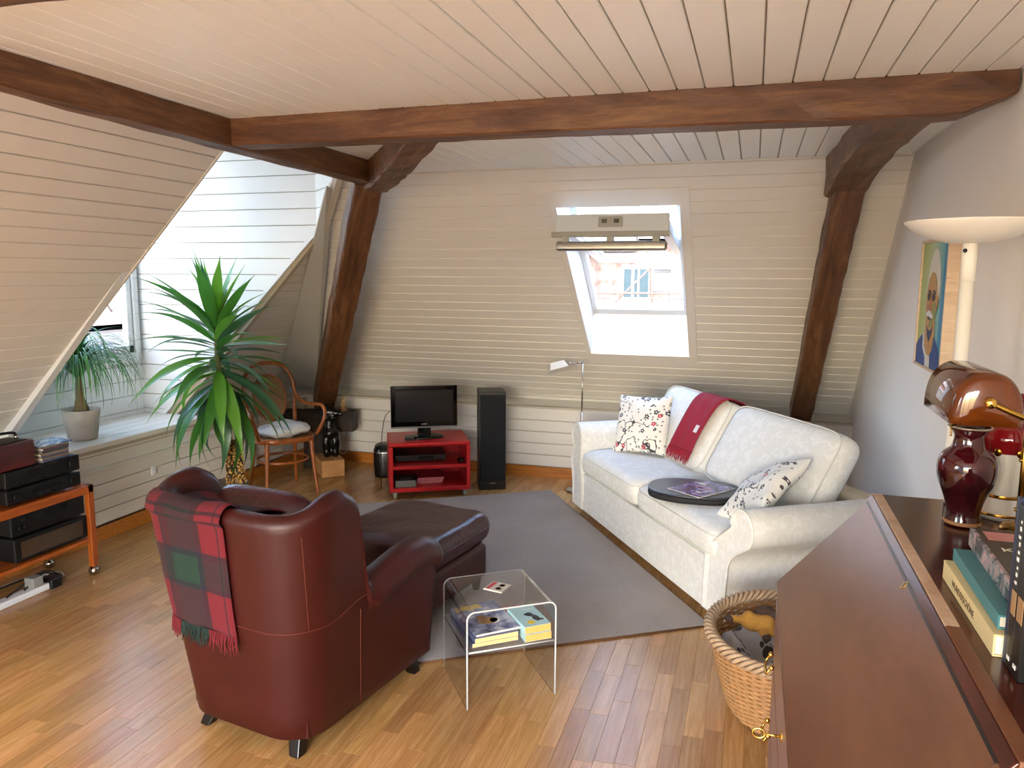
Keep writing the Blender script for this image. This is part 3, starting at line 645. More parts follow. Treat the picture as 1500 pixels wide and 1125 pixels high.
def topz(t_):     # height of the rim as a function of how far forward the point is
    arm = .555 + .055 * sstep(.22, .60, t_) - .03 * sstep(.66, TF, t_)
    wing = .895 + .045 * sstep(-.08, .13, t_) - .045 * sstep(.14, .235, t_)
    return wing + (arm - wing) * sstep(.205, .275, t_)
def bulge(t_): return .0005 + .030 * sstep(.22, .32, t_)
ps = sorted(set([i / 110 for i in range(111)] + [q for c in (.247, .753) for q in [c + k * .004 for k in range(-9, 10)]]))
rows = []
for p in ps:
    (s0, t0), n0 = plan(p, .75); tz = topz(t0); row = []
    th = .085 if t0 > .25 else .075 + .02 * sstep(-.05, .2, t0)
    b = bulge(t0); R_ = th / 2 + b; zc = tz - R_
    zs = [ZB_, ZB_ + .012] + [ZB_ + (zc - .02 - ZB_) * k / 9 for k in range(1, 10)]
    for i, z in enumerate(zs):
        (s_, t_), n_ = plan(p, z); ins = .014 if i == 0 else 0
        row.append((s_ - n_[0] * ins, t_ - n_[1] * ins, z))
    (s_, t_), n_ = plan(p, zc)
    for k in range(-2, 10):
        a = PI * (k if b > .012 else max(k, 0)) / 9; off = -th / 2 + R_ * math.cos(a)
        row.append((s_ + n_[0] * off, t_ + n_[1] * off, zc + R_ * math.sin(a)))
    for k in range(1, 7):
        z = zc + (.24 - zc) * k / 6; (s2, t2), n2 = plan(p, max(z, .3)); row.append((s2 - n2[0] * th, t2 - n2[1] * th, z))
    rows.append(row)
mb = MB(); ids = mb.grid(rows, smooth=True)
for e in (0, -1): mb.face(ids[e] if e == 0 else ids[e][::-1], smooth=False)
mb.box((-.27, .03, .075), (.27, TF - .02, .27))
obj('shell', mb, M_lea, chair)
def seam(pts, r=.0015): m_ = MB(); m_.tube(pts, r, 6); return obj('seam', m_, M_seam, chair)
def sp(p, z, e=.0012): (s_, t_), n_ = plan(p, z); return (s_ + n_[0] * e, t_ + n_[1] * e, z)
pr = [p for p in ps if .215 <= p <= .785]
seam([sp(p, .485 + .03 * sstep(.30, .23, p) + .03 * sstep(.70, .77, p)) for p in pr])
for p in (.345, .655): seam([sp(p, z) for z in np.linspace(.485, .83, 14)])
for p in (.232, .768): seam([sp(p, z) for z in np.linspace(ZB_ + .02, .47, 14)])
def cushion(name, m, parent, size, loc, rot=(0, 0, 0), puff=.5, e=4.0, n=18, noise=.0, seed=0, piping=None, uv=False, pinch=0, box=6):
    """soft box cushion: superellipse outline, crowned faces"""
    lx, ly, lz = size; r = random.Random(seed); ph = [r.uniform(0, 6) for _ in range(6)]; mb = MB()
    def pt_(a, b, sgn):
        u, w = a * 2 - 1, b * 2 - 1
        k = max(abs(u), abs(w)); rr = (abs(u) ** e + abs(w) ** e) ** (1 / e); q = k / rr if rr > 0 else 1
        x, y = u * q * lx / 2 * (1 - pinch * (1 - w * w)), w * q * ly / 2 * (1 - pinch * (1 - u * u))
        edge = max(0, 1 - k ** box) ** .5 if k < 1 else 0
        crown = (1 - puff) * edge + puff * max(0, (1 - u * u)) ** .5 * max(0, (1 - w * w)) ** .5
        z = sgn * lz / 2 * crown + noise * edge * (math.sin(5 * u + ph[0] + 3 * w) + math.sin(7 * w + ph[1] - 4 * u) + .6 * math.sin(13 * u + ph[2]) * math.sin(11 * w + ph[3]))
        return (x, y, z)
    for sgn in (1, -1): mb.grid([[pt_(.5 - .5 * math.cos(PI * i / n), .5 - .5 * math.cos(PI * j / n), sgn) for i in range(n + 1)] for j in range(n + 1)])
    o = obj(name, mb, m, parent, loc, rot)
    if piping:
        c = []
        for k in range(64):
            a = 2 * PI * k / 64; u, w = math.cos(a), math.sin(a); rr = (abs(u) ** e + abs(w) ** e) ** (1 / e); c.append((u / rr * lx / 2, w / rr * ly / 2, 0))
        m_ = MB(); m_.tube(c + [c[0]], .004, 6, cap=False); obj('piping', m_, piping, o)
    return o
cushion('seat_cushion', M_lea2, chair, (.50, .66, .15), (0, .42, .345), puff=.35, e=7)
cushion('back_cushion', M_lea2, chair, (.50, .56, .16), (0, .105, .62), (math.radians(80), 0, 0), puff=.5, e=5)
for sx_, tx_ in ((.190, .078), (-.190, .078), (.225, .68), (-.225, .68)):
    mb = MB(); a, b = .030, .022; k = -.045 if tx_ < .3 else .012; h_ = .026 if sx_ > 0 else -.026
    mb.hexa([(-b + h_, -b + k, 0), (b + h_, -b + k, 0), (b + h_, b + k, 0), (-b + h_, b + k, 0), (-a, -a, .085), (a, -a, .085), (a, a, .085), (-a, a, .085)]); obj('leg', mb, M_leg, chair, (sx_, tx_, 0), bevel=.006)

# tartan blanket over the back of the armchair
t = NT('tartan_wool'); tc = t.n('TexCoord'); sp_ = t.n('SeparateXYZ'); t.l(tc.outputs['UV'], sp_.inputs[0])
R_, B_, G_, N_ = '#68091a', '#261114', '#083325', '#111126'
warp = t.ramp(sp_.outputs[0], [(0, R_), (.03, '#150d16'), (.045, R_), (.255, N_), (.29, B_), (.36, G_), (.66, N_), (.70, B_), (.72, R_), (.92, '#150d16'), (.935, R_)], 'CONSTANT')
weft = t.ramp(sp_.outputs[1], [(0, R_), (.075, R_), (.20, N_), (.23, G_), (.35, '#16382f'), (.37, N_), (.40, R_), (.55, '#150d16'), (.56, R_), (.58, '#150d16'), (.59, R_), (.65, N_), (.70, G_), (.80, N_), (.84, R_)], 'CONSTANT')
tw = t.n('TexWave'); tw.wave_type = 'BANDS'; tw.bands_direction = 'DIAGONAL'; tw.inputs['Scale'].default_value = 90; t.l(tc.outputs['UV'], tw.inputs['Vector'])
c = t.mix(.62, t.mix(t.math('ADD', .40, t.math('MULTIPLY', tw.outputs['Fac'], .2)), warp, weft), t.mix(1.0, warp, weft, 'DARKEN')); nz = t.noise(t.coord('Object'), 300, 2); t.col(t.mix(t.math('MULTIPLY', nz, .4), c, lin('#2a1a1c'))); t.set(rough=.95); t.bump(nz, .4, .003); M_tart = t.m
tart = thing('tartan_blanket', 'red, green and navy tartan wool blanket hanging over the armchair back', 'blanket', AO, arz)
S0, S1 = -.325, .082
def back_t(s_, z):     # outer face of the chair back at lateral s
    W = hw(z); B = tb(z); Rc = .15 + .05 * max(0, z - .3); a = abs(s_) - (W - Rc)
    return B if a <= 0 else B + Rc - math.sqrt(max(0, Rc * Rc - min(a, Rc * .98) ** 2))
prof = []     # (kind, value) along the blanket from the fringe up over the rim and down the cushion
NV = 46; rows = []
for j in range(NV + 1):
    q = j / NV; row = []
    for i in range(25):
        s_ = S0 + (S1 - S0) * i / 24; tilt = (s_ - S0) * -.03
        zr_ = topz(back_t(s_, .9)) + .006
        if q < .56:
            k = q / .56; z = .455 + tilt + (zr_ - .05 - .455 - tilt) * k; t_ = back_t(s_, z) - .010 - .004 * math.sin(s_ * 38) * (1 - k)
            sw = s_ + .006 * math.sin(z * 9) - .012 * (1 - k) * (i / 24 - .5)
            row.append((sw, t_, z))
        elif q < .72:
            a = (q - .56) / .16 * PI; R2 = .050; tc_ = back_t(s_, zr_) + .040
            row.append((s_, tc_ - R2 * math.cos(a) * 1.0 - .002, zr_ - .05 + (R2 + .006) * math.sin(a) + .004 * math.sin(s_ * 25)))
        else:
            k = (q - .72) / .28; tc_ = back_t(s_, zr_) + .088; sh = .10 * k
            row.append((s_ + sh, tc_ + .20 * k, zr_ - .052 + .016 * math.sin(PI * k) - .045 * k * k + .006 * math.sin(s_ * 21 + 2 * k)))
    rows.append(row)
mb = MB(); mb.grid(rows); o = obj('cloth', mb, M_tart, tart); m_ = o.modifiers.new('thick', 'SOLIDIFY'); m_.thickness = .004; m_.offset = 0
M_fr, M_fg = plain('red_fringe', '#5e0a16', .95), plain('dark_green_fringe', '#0f2420', .95)
for half, mm in ((0, M_fr), (1, M_fg), (2, M_fr)):
    mb = MB(); r_ = random.Random(half)
    for k in range(26):
        i = (half + k / 26) / 3; s_ = S0 + .006 + (S1 - S0 - .01) * i; z0 = .457 - (s_ - S0) * .03; L_ = r_.uniform(.045, .075); ts = back_t(s_, .45) - .012
        mb.tube([(s_, ts, z0), (s_ + r_.uniform(-.006, .006), ts - r_.uniform(0, .008), z0 - L_ * .5), (s_ + r_.uniform(-.012, .012), ts - r_.uniform(0, .006), z0 - L_)], [.0028, .0026, .0016], 5)
    o = obj('fringe', mb, mm, tart, clean=False); o['kind'] = 'stuff'

# ------------------------------------------------------------------ ottoman
ott = thing('ottoman', 'dark red leather ottoman with a separate top cushion in front of the armchair', 'ottoman', AO + AF * 1.275 + AR * -.155, arz)
mb = MB(); mb.box((-.275, -.29, .075), (.275, .31, .275)); obj('base', mb, M_lea, ott, bevel=.035, seg=4)
cushion('cushion', M_lea2, ott, (.585, .645, .175), (0, 0.01, .355), puff=.13, e=14, n=34, noise=.0022, seed=4, piping=M_lea, box=18)
for a in (-.23, .23):
    for b in (-.24, .26): mb = MB(); mb.lathe([(.018, .012), (.028, .09)], n=14); obj('leg', mb, M_leg, ott, (a, b, 0))

# ------------------------------------------------------------------ clear side table with its books
TA, TB_, TC = onz(683, 1040), onz(814, 1016), onz(656, 975)
tu = (TB_ - TA); TWd = tu.length; tu.normalize(); tv = Vector((-tu.y, tu.x, 0)); TDp = .35; TH = .392
tab = thing('side_table', 'clear acrylic side table with a shelf, at the rug edge', 'table', TA, math.atan2(tu.y, tu.x))
t = NT('clear_acrylic'); t.col((.96, .98, .98, 1)); t.set(rough=.02, trans=1.0, ior=1.22, spec=.5); M_acr = t.m
t = NT('acrylic_polished_edge'); t.col((.86, .89, .90, 1)); t.set(rough=.12, trans=.35, ior=1.3, spec=.8); M_ace = t.m
def upath(k, R0=.035):    # inverted U, k = inset
    pts = [(k, .0)]
    R1 = R0 - k
    for i in range(9): a = PI - PI / 2 * i / 8; pts.append((R0 + R1 * math.cos(a), TH - R0 + R1 * math.sin(a)))
    for i in range(9): a = PI / 2 - PI / 2 * i / 8; pts.append((TWd - R0 + R1 * math.cos(a), TH - R0 + R1 * math.sin(a)))
    pts.append((TWd - k, 0)); return pts
po, pi_ = upath(0), upath(.008)
mb = MB(); rows = [[(x, 0, z) for x, z in po], [(x, TDp, z) for x, z in po], [(x, TDp, z) for x, z in pi_], [(x, 0, z) for x, z in pi_]]
mb.grid(rows, closed_v=True, smooth=False)
for e in (0, -1): mb.poly([r[e] for r in rows])
obj('body', mb, M_acr, tab)
for y in (-.0006, TDp + .0006): m_ = MB(); m_.tube([((a[0] + b[0]) / 2, y, (a[1] + b[1]) / 2) for a, b in zip(po, pi_)], .0036, 6); obj('polished_edge', m_, M_ace, tab)
ZSH = .232
boxp('shelf', (.008, .0, ZSH - .008), (TWd - .008, TDp, ZSH), M_acr, tab, 0)
for y in (0, TDp): m_ = MB(); m_.tube([(.01, y, ZSH - .004), (TWd - .01, y, ZSH - .004)], .0034, 6); obj('polished_edge', m_, M_ace, tab)
def tl(a, b, z): return TA + tu * a + tv * b + Vector((0, 0, z))
trz = math.atan2(tu.y, tu.x)
M_pages = plain('yellowed_pages', '#d8bd86', .85, .05, 60); M_pages2 = plain('white_pages', '#d9d4c4', .85, .04, 60)
def book(name, label, size, loc, rz, cover, pages=M_pages, cat='book', soft=True, decor=None, group=None, rot=None):
    w, d, h = size; b = thing(name, label, cat, loc, rz, group)
    if rot: b.rotation_euler = rot
    c = .0012 if soft else .0028; o_ = 0 if soft else .003
    boxp('pages', (-w / 2 + c, -d / 2 + o_ + .0006, c), (w / 2 - o_ - .0006, d / 2 - o_ - .0006, h - c), pages, b, 0)
    mb = MB(); mb.box((-w / 2, -d / 2, 0), (w / 2, d / 2, c)); mb.box((-w / 2, -d / 2, h - c), (w / 2, d / 2, h)); mb.box((-w / 2, -d / 2, c), (-w / 2 + c, d / 2, h - c)); obj('cover', mb, cover, b, bevel=.0005, seg=1)
    for nm, m, pts in (decor or []):
        m_ = MB(); m_.prism([(x * w / 2, y * d / 2, h + .0001) for x, y in pts], (0, 0, .0004)); obj(nm, m_, m, b)
    return b
def ell(cx, cy, rx, ry, n=18): return [(cx + rx * math.cos(2 * PI * k / n), cy + ry * math.sin(2 * PI * k / n)) for k in range(n)]
t = NT('cloudy_cover'); f_ = t.noise(t.coord('Object'), 16, 4, .6); t.col(t.ramp(f_, [(.35, '#454a66'), (.5, '#7d86a6'), (.66, '#c3c9d4')])); t.set(rough=.25); M_cloud = t.m
M_gold, M_ink, M_brown, M_eagle = plain('gold_print', '#c9a64e', .4), plain('black_print', '#14151a', .35), plain('brown_print', '#7d5a34', .4), plain('white_print', '#e2e0d8', .4)
M_yel, M_redp = plain('yellow_print', '#e3bf2e', .4), plain('red_print', '#b8283a', .35)
z_ = ZSH + .0005
book('paperback', 'grey brown paperback lying lowest on the acrylic table shelf under the eagle magazine', (.19, .27, .018), tl(.120, .165, z_), trz + .05, plain('slate_cover', '#4d5670', .35), M_pages)
book('paperback', 'cream paged paperback between two other books on the acrylic shelf', (.18, .265, .020), tl(.124, .16, z_ + .0185), trz + .06, plain('blue_grey_cover', '#5a6486', .35), M_pages)
mg = book('magazine', 'glossy cloudy blue magazine with an eagle and gold title on the acrylic shelf', (.19, .265, .010), tl(.130, .172, z_ + .039), trz + .10, M_cloud, M_pages2, 'magazine',
     decor=[('title_patch', M_gold, [(-.95, .62), (.2, .62), (.15, .92), (-.9, .92)]), ('picture_patch', M_brown, ell(-.05, -.25, .45, .22)), ('picture_patch', M_eagle, ell(.25, -.3, .22, .16)), ('picture_patch', M_ink, ell(.32, -.22, .08, .06)), ('picture_patch', M_brown, ell(-.2, .05, .25, .12))])
book('paperback', 'thick orange paged paperback under the pale blue one on the acrylic shelf', (.112, .185, .030), tl(.293, .10, z_), trz + .04, plain('pale_cover', '#9fc4c9', .35), plain('orange_pages', '#e0a75c', .85, .05, 60))
book('paperback', 'pale blue paperback with a black dog and yellow spot on its cover', (.112, .185, .030), tl(.291, .105, z_ + .0305), trz + .06, plain('pale_blue_cover', '#a8ced2', .35), plain('orange_pages', '#e0a75c', .85, .05, 60),
     decor=[('spot', M_yel, ell(-.25, -.62, .28, .17)), ('dog_print', M_ink, ell(.12, .1, .26, .2)), ('dog_print', M_ink, ell(.35, -.3, .26, .3)), ('dog_print', M_ink, ell(-.12, .15, .16, .1)), ('dog_print', M_ink, ell(.62, -.48, .2, .08)), ('dog_print', M_eagle, ell(.12, -.1, .09, .12)), ('title_line', M_eagle, [(-.1, .62), (.7, .62), (.7, .68), (-.1, .68)])])
book('pamphlet', 'thin reddish pamphlet under the far end of the acrylic shelf books', (.09, .12, .006), tl(.285, .275, z_), trz - .1, plain('dusty_red_cover', '#a66a66', .4), M_pages2, 'pamphlet', decor=[('label_patch', M_eagle, [(-.2, .2), (.3, .2), (.3, .7), (-.2, .7)])])
book('greeting_card', 'small card with a bicycle drawing and red lettering on the clear tabletop', (.085, .085, .006), tl(.185, .185, TH + .0005), trz + .75, plain('pale_card', '#c9c5bb', .4), M_ink, 'card',
     decor=[('lettering_band', M_redp, [(-.85, .45), (.85, .45), (.85, .85), (-.85, .85)]), ('wheel_print', M_brown, ell(-.4, -.3, .3, .3)), ('wheel_print', M_brown, ell(.4, -.3, .3, .3)), ('wheel_hole', plain('pale_card', '#c9c5bb', .4), ell(-.4, -.3, .24, .24)), ('wheel_hole', plain('pale_card', '#c9c5bb', .4), ell(.4, -.3, .24, .24))])
# ------------------------------------------------------------------ white sofa
SA, SU, SW = onz(842, 738, .04), Vector((.546, -.838, 0)), Vector((.838, .546, 0)); SA.z = 0
srz = math.atan2(SU.y, SU.x)
t = NT('white_damask'); v = t.coord('Object'); f1 = t.noise(v, 22, 2, .5, 1.2); f2 = t.noise(v, 420, 2); msk = t.ramp(f1, [(.52, (.0, .0, .0)), (.56, (1, 1, 1))])
t.col(t.mix(msk, lin('#dcdbd4'), lin('#e4e3de'))); t.l(t.math('SUBTRACT', .74, t.math('MULTIPLY', msk, .12)), t.b.inputs['Roughness']); t.set(sheen=.15); t.bump(f2, .15, .002); M_sofa = t.m
M_pipe = plain('white_piping', '#d8d6ca', .7, .01)
sofa = thing('sofa', 'white damask two seat sofa with rolled arms behind the rug', 'sofa', SA, srz)     # local x along the front, y to the back
UC = 1.015
t_ = .05
mb = MB(); mb.box((.05, .035, .05), (1.98, .80, .295)); obj('base', mb, M_sofa, sofa, bevel=.02, seg=3)
mb = MB(); mb.box((.06, .004, .045), (1.815, .03, .30)); obj('skirt_panel', mb, M_sofa, sofa, bevel=.008, seg=3)
mb = MB(); mb.box((.05, -.002, .045), (1.82, .012, .105)); obj('hem_band', mb, M_sofa, sofa, bevel=.004)
mb = MB(); mb.box((.0, .69, .05), (2.07, .825, .60)); obj('back_frame', mb, plain('beige_sofa_back', '#cdc2ac', .8, .02), sofa, bevel=.035, seg=4)
def arm(outl, name):      # outline in (x, z), extruded to the back, with a domed front panel
    mb = MB(); n = len(outl); cx = sum(p[0] for p in outl) / n; cz = sum(p[1] for p in outl) / n
    ys = [(-.004, .86), (-.016, .93), (-.016, .975), (-.008, 1.0), (.10, 1.0), (.78, 1.0), (.79, .97)]
    rows = []
    for y, k in ys: rows.append([(cx + (x - cx) * k, y, cz + (z - cz) * (k if z > .3 else 1 - (1 - k) * .4)) for x, z in outl])
    mb.grid(rows, closed_u=True, cap=True); o = obj(name, mb, M_sofa, sofa)
    m_ = MB(); m_.tube([(x, -.010, z) for x, z in outl[:-1]], .0035, 6, cap=False); obj('piping', m_, M_pipe, o); return o
def arm_outline(xi, xo, xc, zc, r, sgn):    # inner foot, outer foot, roll centre and radius; sgn=+1 rolls to larger x
    pts = [(xi, .05), (xi + sgn * .005, .22), (xi + sgn * .03, .36)]
    for k in range(13):
        a = PI * (1.06 - 1.42 * k / 12); pts.append((xc + sgn * r * math.cos(a), zc + r * math.sin(a)))
    pts += [(xo + sgn * .05, .37), (xo + sgn * .012, .24), (xo, .05)]
    P = spline([(x, 0, z) for x, z in pts], 60); return [(p.x, p.z) for p in P]
arm(arm_outline(1.80, 1.985, 2.115, .537, .090, 1), 'arm')
arm(arm_outline(.165, -.01, .045, .545, .095, -1), 'arm')
for k, (x0, x1) in enumerate(((.13, 1.012), (1.018, 1.925))):
    o = cushion('seat_cushion', M_sofa, sofa, (x1 - x0, .68, .19), ((x0 + x1) / 2, .315, .385), puff=.15, e=14, n=30, box=16)
    for zz in (.048, -.05): 
        c = []
        for q in range(72):
            a = 2 * PI * q / 72; u, w = math.cos(a), math.sin(a); rr = (abs(u) ** 12 + abs(w) ** 12) ** (1 / 12); c.append((u / rr * (x1 - x0) * .494, w / rr * .336, zz))
        m_ = MB(); m_.tube(c + [c[0]], .0035, 6, cap=False); obj('piping', m_, M_pipe, o)
lean = math.radians(60)
for k, (x0, x1) in enumerate(((.12, .965), (.975, 1.955))):
    o = cushion('back_cushion', M_sofa, sofa, (x1 - x0, .50, .23), ((x0 + x1) / 2, .600, .655), (lean, 0, 0), puff=.25, e=10, n=30, box=10)
    c = []
    for q in range(72):
        a = 2 * PI * q / 72; u, w = math.cos(a), math.sin(a); rr = (abs(u) ** 8 + abs(w) ** 8) ** (1 / 8); c.append((u / rr * (x1 - x0) * .483, w / rr * .2415, .070))
    m_ = MB(); m_.tube(c + [c[0]], .004, 6, cap=False); obj('piping', m_, M_pipe, o)
for x, y in ((.12, .15), (1.88, .12), (.12, .74), (1.88, .74)): boxp('foot', (x - .03, y - .03, 0), (x + .03, y + .03, .06), M_leg, sofa)
def sl(x, y, z): p = SA + SU * x + SW * y; return Vector((p.x, p.y, z))

# blossom pattern cushions
def blossom(name, off):
    t = NT(name); tc = t.n('TexCoord'); mp = t.n('Mapping'); mp.inputs['Location'].default_value = (off, off * .7, off * .3); t.l(tc.outputs['Object'], mp.inputs[0]); v = mp.outputs[0]
    fl = t.n('VectorMath', operation='MULTIPLY'); fl.inputs[1].default_value = (1, 1, 0); t.l(v, fl.inputs[0]); v = fl.outputs[0]
    def flowers(scale, size, thr):
        vo = t.n('TexVoronoi'); vo.voronoi_dimensions = '2D'; vo.inputs['Scale'].default_value = scale; t.l(v, vo.inputs['Vector'])
        d = t.n('VectorMath', operation='SUBTRACT'); sc = t.n('VectorMath', operation='SCALE'); sc.inputs['Scale'].default_value = 1.0; t.l(v, sc.inputs[0]); t.l(sc.outputs[0], d.inputs[0]); t.l(vo.outputs['Position'], d.inputs[1])
        s_ = t.n('SeparateXYZ'); t.l(d.outputs[0], s_.inputs[0]); a = t.math('ARCTAN2', s_.outputs[1], s_.outputs[0]); r = t.math('SQRT', t.math('ADD', t.math('MULTIPLY', s_.outputs[0], s_.outputs[0]), t.math('MULTIPLY', s_.outputs[1], s_.outputs[1])))
        pet = t.math('ADD', .55, t.math('MULTIPLY', t.math('ABSOLUTE', t.math('COSINE', t.math('MULTIPLY', a, 2.5))), .45))
        ins = t.math('LESS_THAN', r, t.math('MULTIPLY', pet, size)); hole = t.math('GREATER_THAN', r, size * .28)
        cs = t.n('SeparateColor'); t.l(vo.outputs['Color'], cs.inputs[0]); on = t.math('GREATER_THAN', cs.outputs[0], thr)
        return t.math('MULTIPLY', t.math('MULTIPLY', ins, hole), on), cs.outputs[1]
    m1, r1 = flowers(14, .0165, .5); m2, r2 = flowers(36, .0068, .55)
    nz = t.n('TexNoise'); nz.inputs['Scale'].default_value = 7; nz.inputs['Detail'].default_value = 2; t.l(v, nz.inputs['Vector'])
    ln = t.math('LESS_THAN', t.math('ABSOLUTE', t.math('SUBTRACT', nz.outputs['Fac'], .5)), .010)
    nz2 = t.n('TexNoise'); nz2.inputs['Scale'].default_value = 4; t.l(v, nz2.inputs['Vector']); ln = t.math('MULTIPLY', ln, t.math('GREATER_THAN', nz2.outputs['Fac'], .47))
    c = t.mix(ln, lin('#e4e2da'), lin('#4a4546')); c = t.mix(m2, c, lin('#3b3a44')); fc = t.mix(t.math('GREATER_THAN', r1, .78), lin('#3f3e4a'), lin('#b32238')); t.col(t.mix(m1, c, fc)); t.set(rough=.85)
    t.bump(t.noise(t.coord('Object'), 9, 3), .25, .02); return t.m
o = cushion('scatter_cushion', blossom('blossom_fabric', .0), None, (.40, .40, .14), sl(.37, .332, .668), (math.radians(70), math.radians(-4), srz + .62), puff=.8, e=40, n=24, noise=.004, seed=2, pinch=.07)
tag(o, 'white cushion with dark and red blossom print standing upright against the sofa arm', 'cushion')
o = cushion('scatter_cushion', blossom('blossom_fabric_b', 3.3), None, (.40, .40, .13), sl(1.80, .295, .612), (math.radians(30), math.radians(-25), srz + .10), puff=.8, e=40, n=24, noise=.005, seed=5, pinch=.07)
tag(o, 'white blossom print cushion lying slanted in the sofa corner by the near rolled arm', 'cushion')

# red throw over the sofa back
t = NT('red_wool'); v = t.coord('Object'); f1 = t.noise(v, 300, 2); t.col(t.mix(f1, lin('#7c0820'), lin('#a00d2a'))); t.set(rough=.85); t.bump(f1, .3, .003); M_red = t.m
thr = thing('red_throw', 'crimson fringed throw hanging over the sofa back cushion', 'throw', SA, srz)
cl, sn_ = math.cos(lean), math.sin(lean)
def cush_pt(x, b, c): return (x, .600 + b * cl - c * sn_, .655 + b * sn_ + c * cl)   # point in the leaning cushion frame (b up the cushion, c out of its face)
path = [(-.155, .122), (-.105, .128), (.0, .132), (.10, .132), (.18, .124), (.235, .095), (.262, .03), (.262, -.05), (.20, -.122)]
P = spline([(0, b, c) for b, c in path], 34); rows = []
for j, p in enumerate(P):
    row = []
    for i in range(13):
        x = .74 + .02 * j / 33 + (.285 * (i / 12 - .5)) * (1.0 - .04 * math.sin(j * .2)); row.append(cush_pt(x, p.y, p.z + .004 * math.sin(i * 1.1 + j * .15)))
    rows.append(row)
mb = MB(); mb.grid(rows); o = obj('cloth', mb, M_red, thr); m_ = o.modifiers.new('thick', 'SOLIDIFY'); m_.thickness = .004; m_.offset = 0
mb = MB(); r_ = random.Random(4)
for k in range(58):
    x = .74 + .278 * (k / 57 - .5); L_ = r_.uniform(.065, .085)
    mb.tube([cush_pt(x, -.153, .124), cush_pt(x + r_.uniform(-.004, .004), -.153 - L_ * .5, .122), cush_pt(x + r_.uniform(-.009, .009), -.153 - L_, .112)], [.0022, .002, .0014], 5)
o = obj('fringe', mb, M_red, thr, clean=False); o['kind'] = 'stuff'
mb = MB(); a, b, c_, d = [cush_pt(x, y, .1365) for x, y in ((.80, -.03), (.84, -.03), (.84, .02), (.80, .02))]; mb.prism([a, b, c_, d], Vector(cush_pt(0, 0, .001)) - Vector(cush_pt(0, 0, 0))); lb = obj('care_label', mb, plain('white_label', '#dcd6d2', .6), thr); lb['label'] = 'small white woven label'

# lap tray with a magazine
tray = thing('lap_tray', 'flat black oval lap tray lying on the sofa seat', 'tray', sl(1.375, .165, .472), srz + .96)
def sup(a, b, e, n=48): 
    out_ = []
    for k in range(n): th = 2 * PI * k / n; c, s = math.cos(th), math.sin(th); out_.append((a * abs(c) ** (2 / e) * (1 if c > 0 else -1), b * abs(s) ** (2 / e) * (1 if s > 0 else -1)))
    return out_
mb = MB(); O_ = sup(.245, .185, 2.6); mb.grid([[(x * k, y * k, z) for x, y in O_] for k, z in ((.90, 0), (.985, .006), (1.0, .022), (.99, .036))], closed_u=True, cap=True); obj('cushion_base', mb, plain('black_nylon', '#16161a', .75, .1, 40), tray)
mb = MB(); mb.grid([[(x * k, y * k, z) for x, y in O_] for k, z in ((.985, .036), (1.0, .039), (1.0, .044), (.985, .047), (.95, .047))], closed_u=True, cap=True); obj('tray_top', mb, plain('dark_slate_top', '#2b3038', .35, .04), tray)
t = NT('purple_cover'); f_ = t.noise(t.coord('Object'), 24, 4, .6); t.col(t.ramp(f_, [(.36, '#262b4a'), (.48, '#4d4a78'), (.56, '#6f6fa0'), (.66, '#b9a5bd')])); t.set(rough=.22); M_purp = t.m
mz = book('magazine', 'glossy purple magazine lying on the black lap tray', (.22, .29, .006), sl(1.415, .185, .5195), srz + .35, M_purp, M_pages2, 'magazine', decor=[('print_patch', plain('mauve_print', '#b48aa8', .3), ell(.0, .1, .45, .2)), ('print_patch', M_ink, ell(-.05, .0, .16, .08)), ('print_patch', M_eagle, ell(-.5, .5, .25, .1)), ('print_patch', M_eagle, ell(.4, -.5, .2, .06))])
# ------------------------------------------------------------------ red stand, television, loudspeakers
TVD = Vector((.879, .476, 0)); TVN = Vector((-.476, .879, 0)); tvz = math.atan2(TVD.y, TVD.x)
F0 = onp(571, 722, onz(575, 731) - TVN * .03, TVN); F0.z = 0
M_redl = plain('red_lacquer', '#b3161b', .32, .02); M_blk = plain('black_plastic', '#0b0b0c', .35, .05); M_gloss = plain('piano_black', '#050505', .08, 0); M_cast = plain('clear_grey_caster', '#9aa09a', .2, .05)
WS, DS, ZS0, ZS1 = .60, .44, .055, .425
stand = thing('tv_stand', 'red lacquered television stand with two open shelves on casters', 'tv stand', F0, tvz)
for nm, a, b in (('bottom_board', (.0, 0, ZS0), (WS, DS, ZS0 + .03)), ('middle_shelf', (.028, .004, .225), (WS - .028, DS, .25)), ('side_panel', (0, 0, ZS0 + .03), (.028, DS, ZS1 - .03)), ('side_panel', (WS - .028, 0, ZS0 + .03), (WS, DS, ZS1 - .03)), ('back_panel', (.028, DS - .012, ZS0 + .03), (WS - .028, DS, ZS1 - .03))): boxp(nm, a, b, M_redl, stand, .003)
mb = MB(); mb.box((0, 0, ZS1 - .03), (WS, DS, ZS1)); obj('top_board', mb, M_redl, stand, bevel=.012, seg=3)
for x in (.04, WS - .04):
    for y in (.04, DS - .05):
        c_ = bpy.data.objects.new('caster', None); c_ = None
        m_ = MB(); m_.tube([(x - .011, y, .024), (x + .011, y, .024)], .024, 16); o = obj('caster', m_, M_cast, stand); m_ = MB(); m_.box((x - .016, y - .012, .03), (x + .016, y + .012, ZS0)); obj('fork', m_, metal('caster_steel', '#8a8a8a', .3), o)
def sl3(x, y, z): return F0 + TVD * x + TVN * y + Vector((0, 0, z))
tv = thing('television', 'flat black television with glossy bezel standing on the red stand', 'television', sl3(.275, .20, ZS1), tvz)
TW, TZ0, TZ1 = .50, .075, .395
mb = MB(); mb.box((-TW / 2, -.015, TZ0), (TW / 2, .03, TZ1)); mb.box((-.18, .03, TZ0 + .04), (.18, .06, TZ1 - .04)); obj('casing', mb, M_blk, tv, bevel=.006)
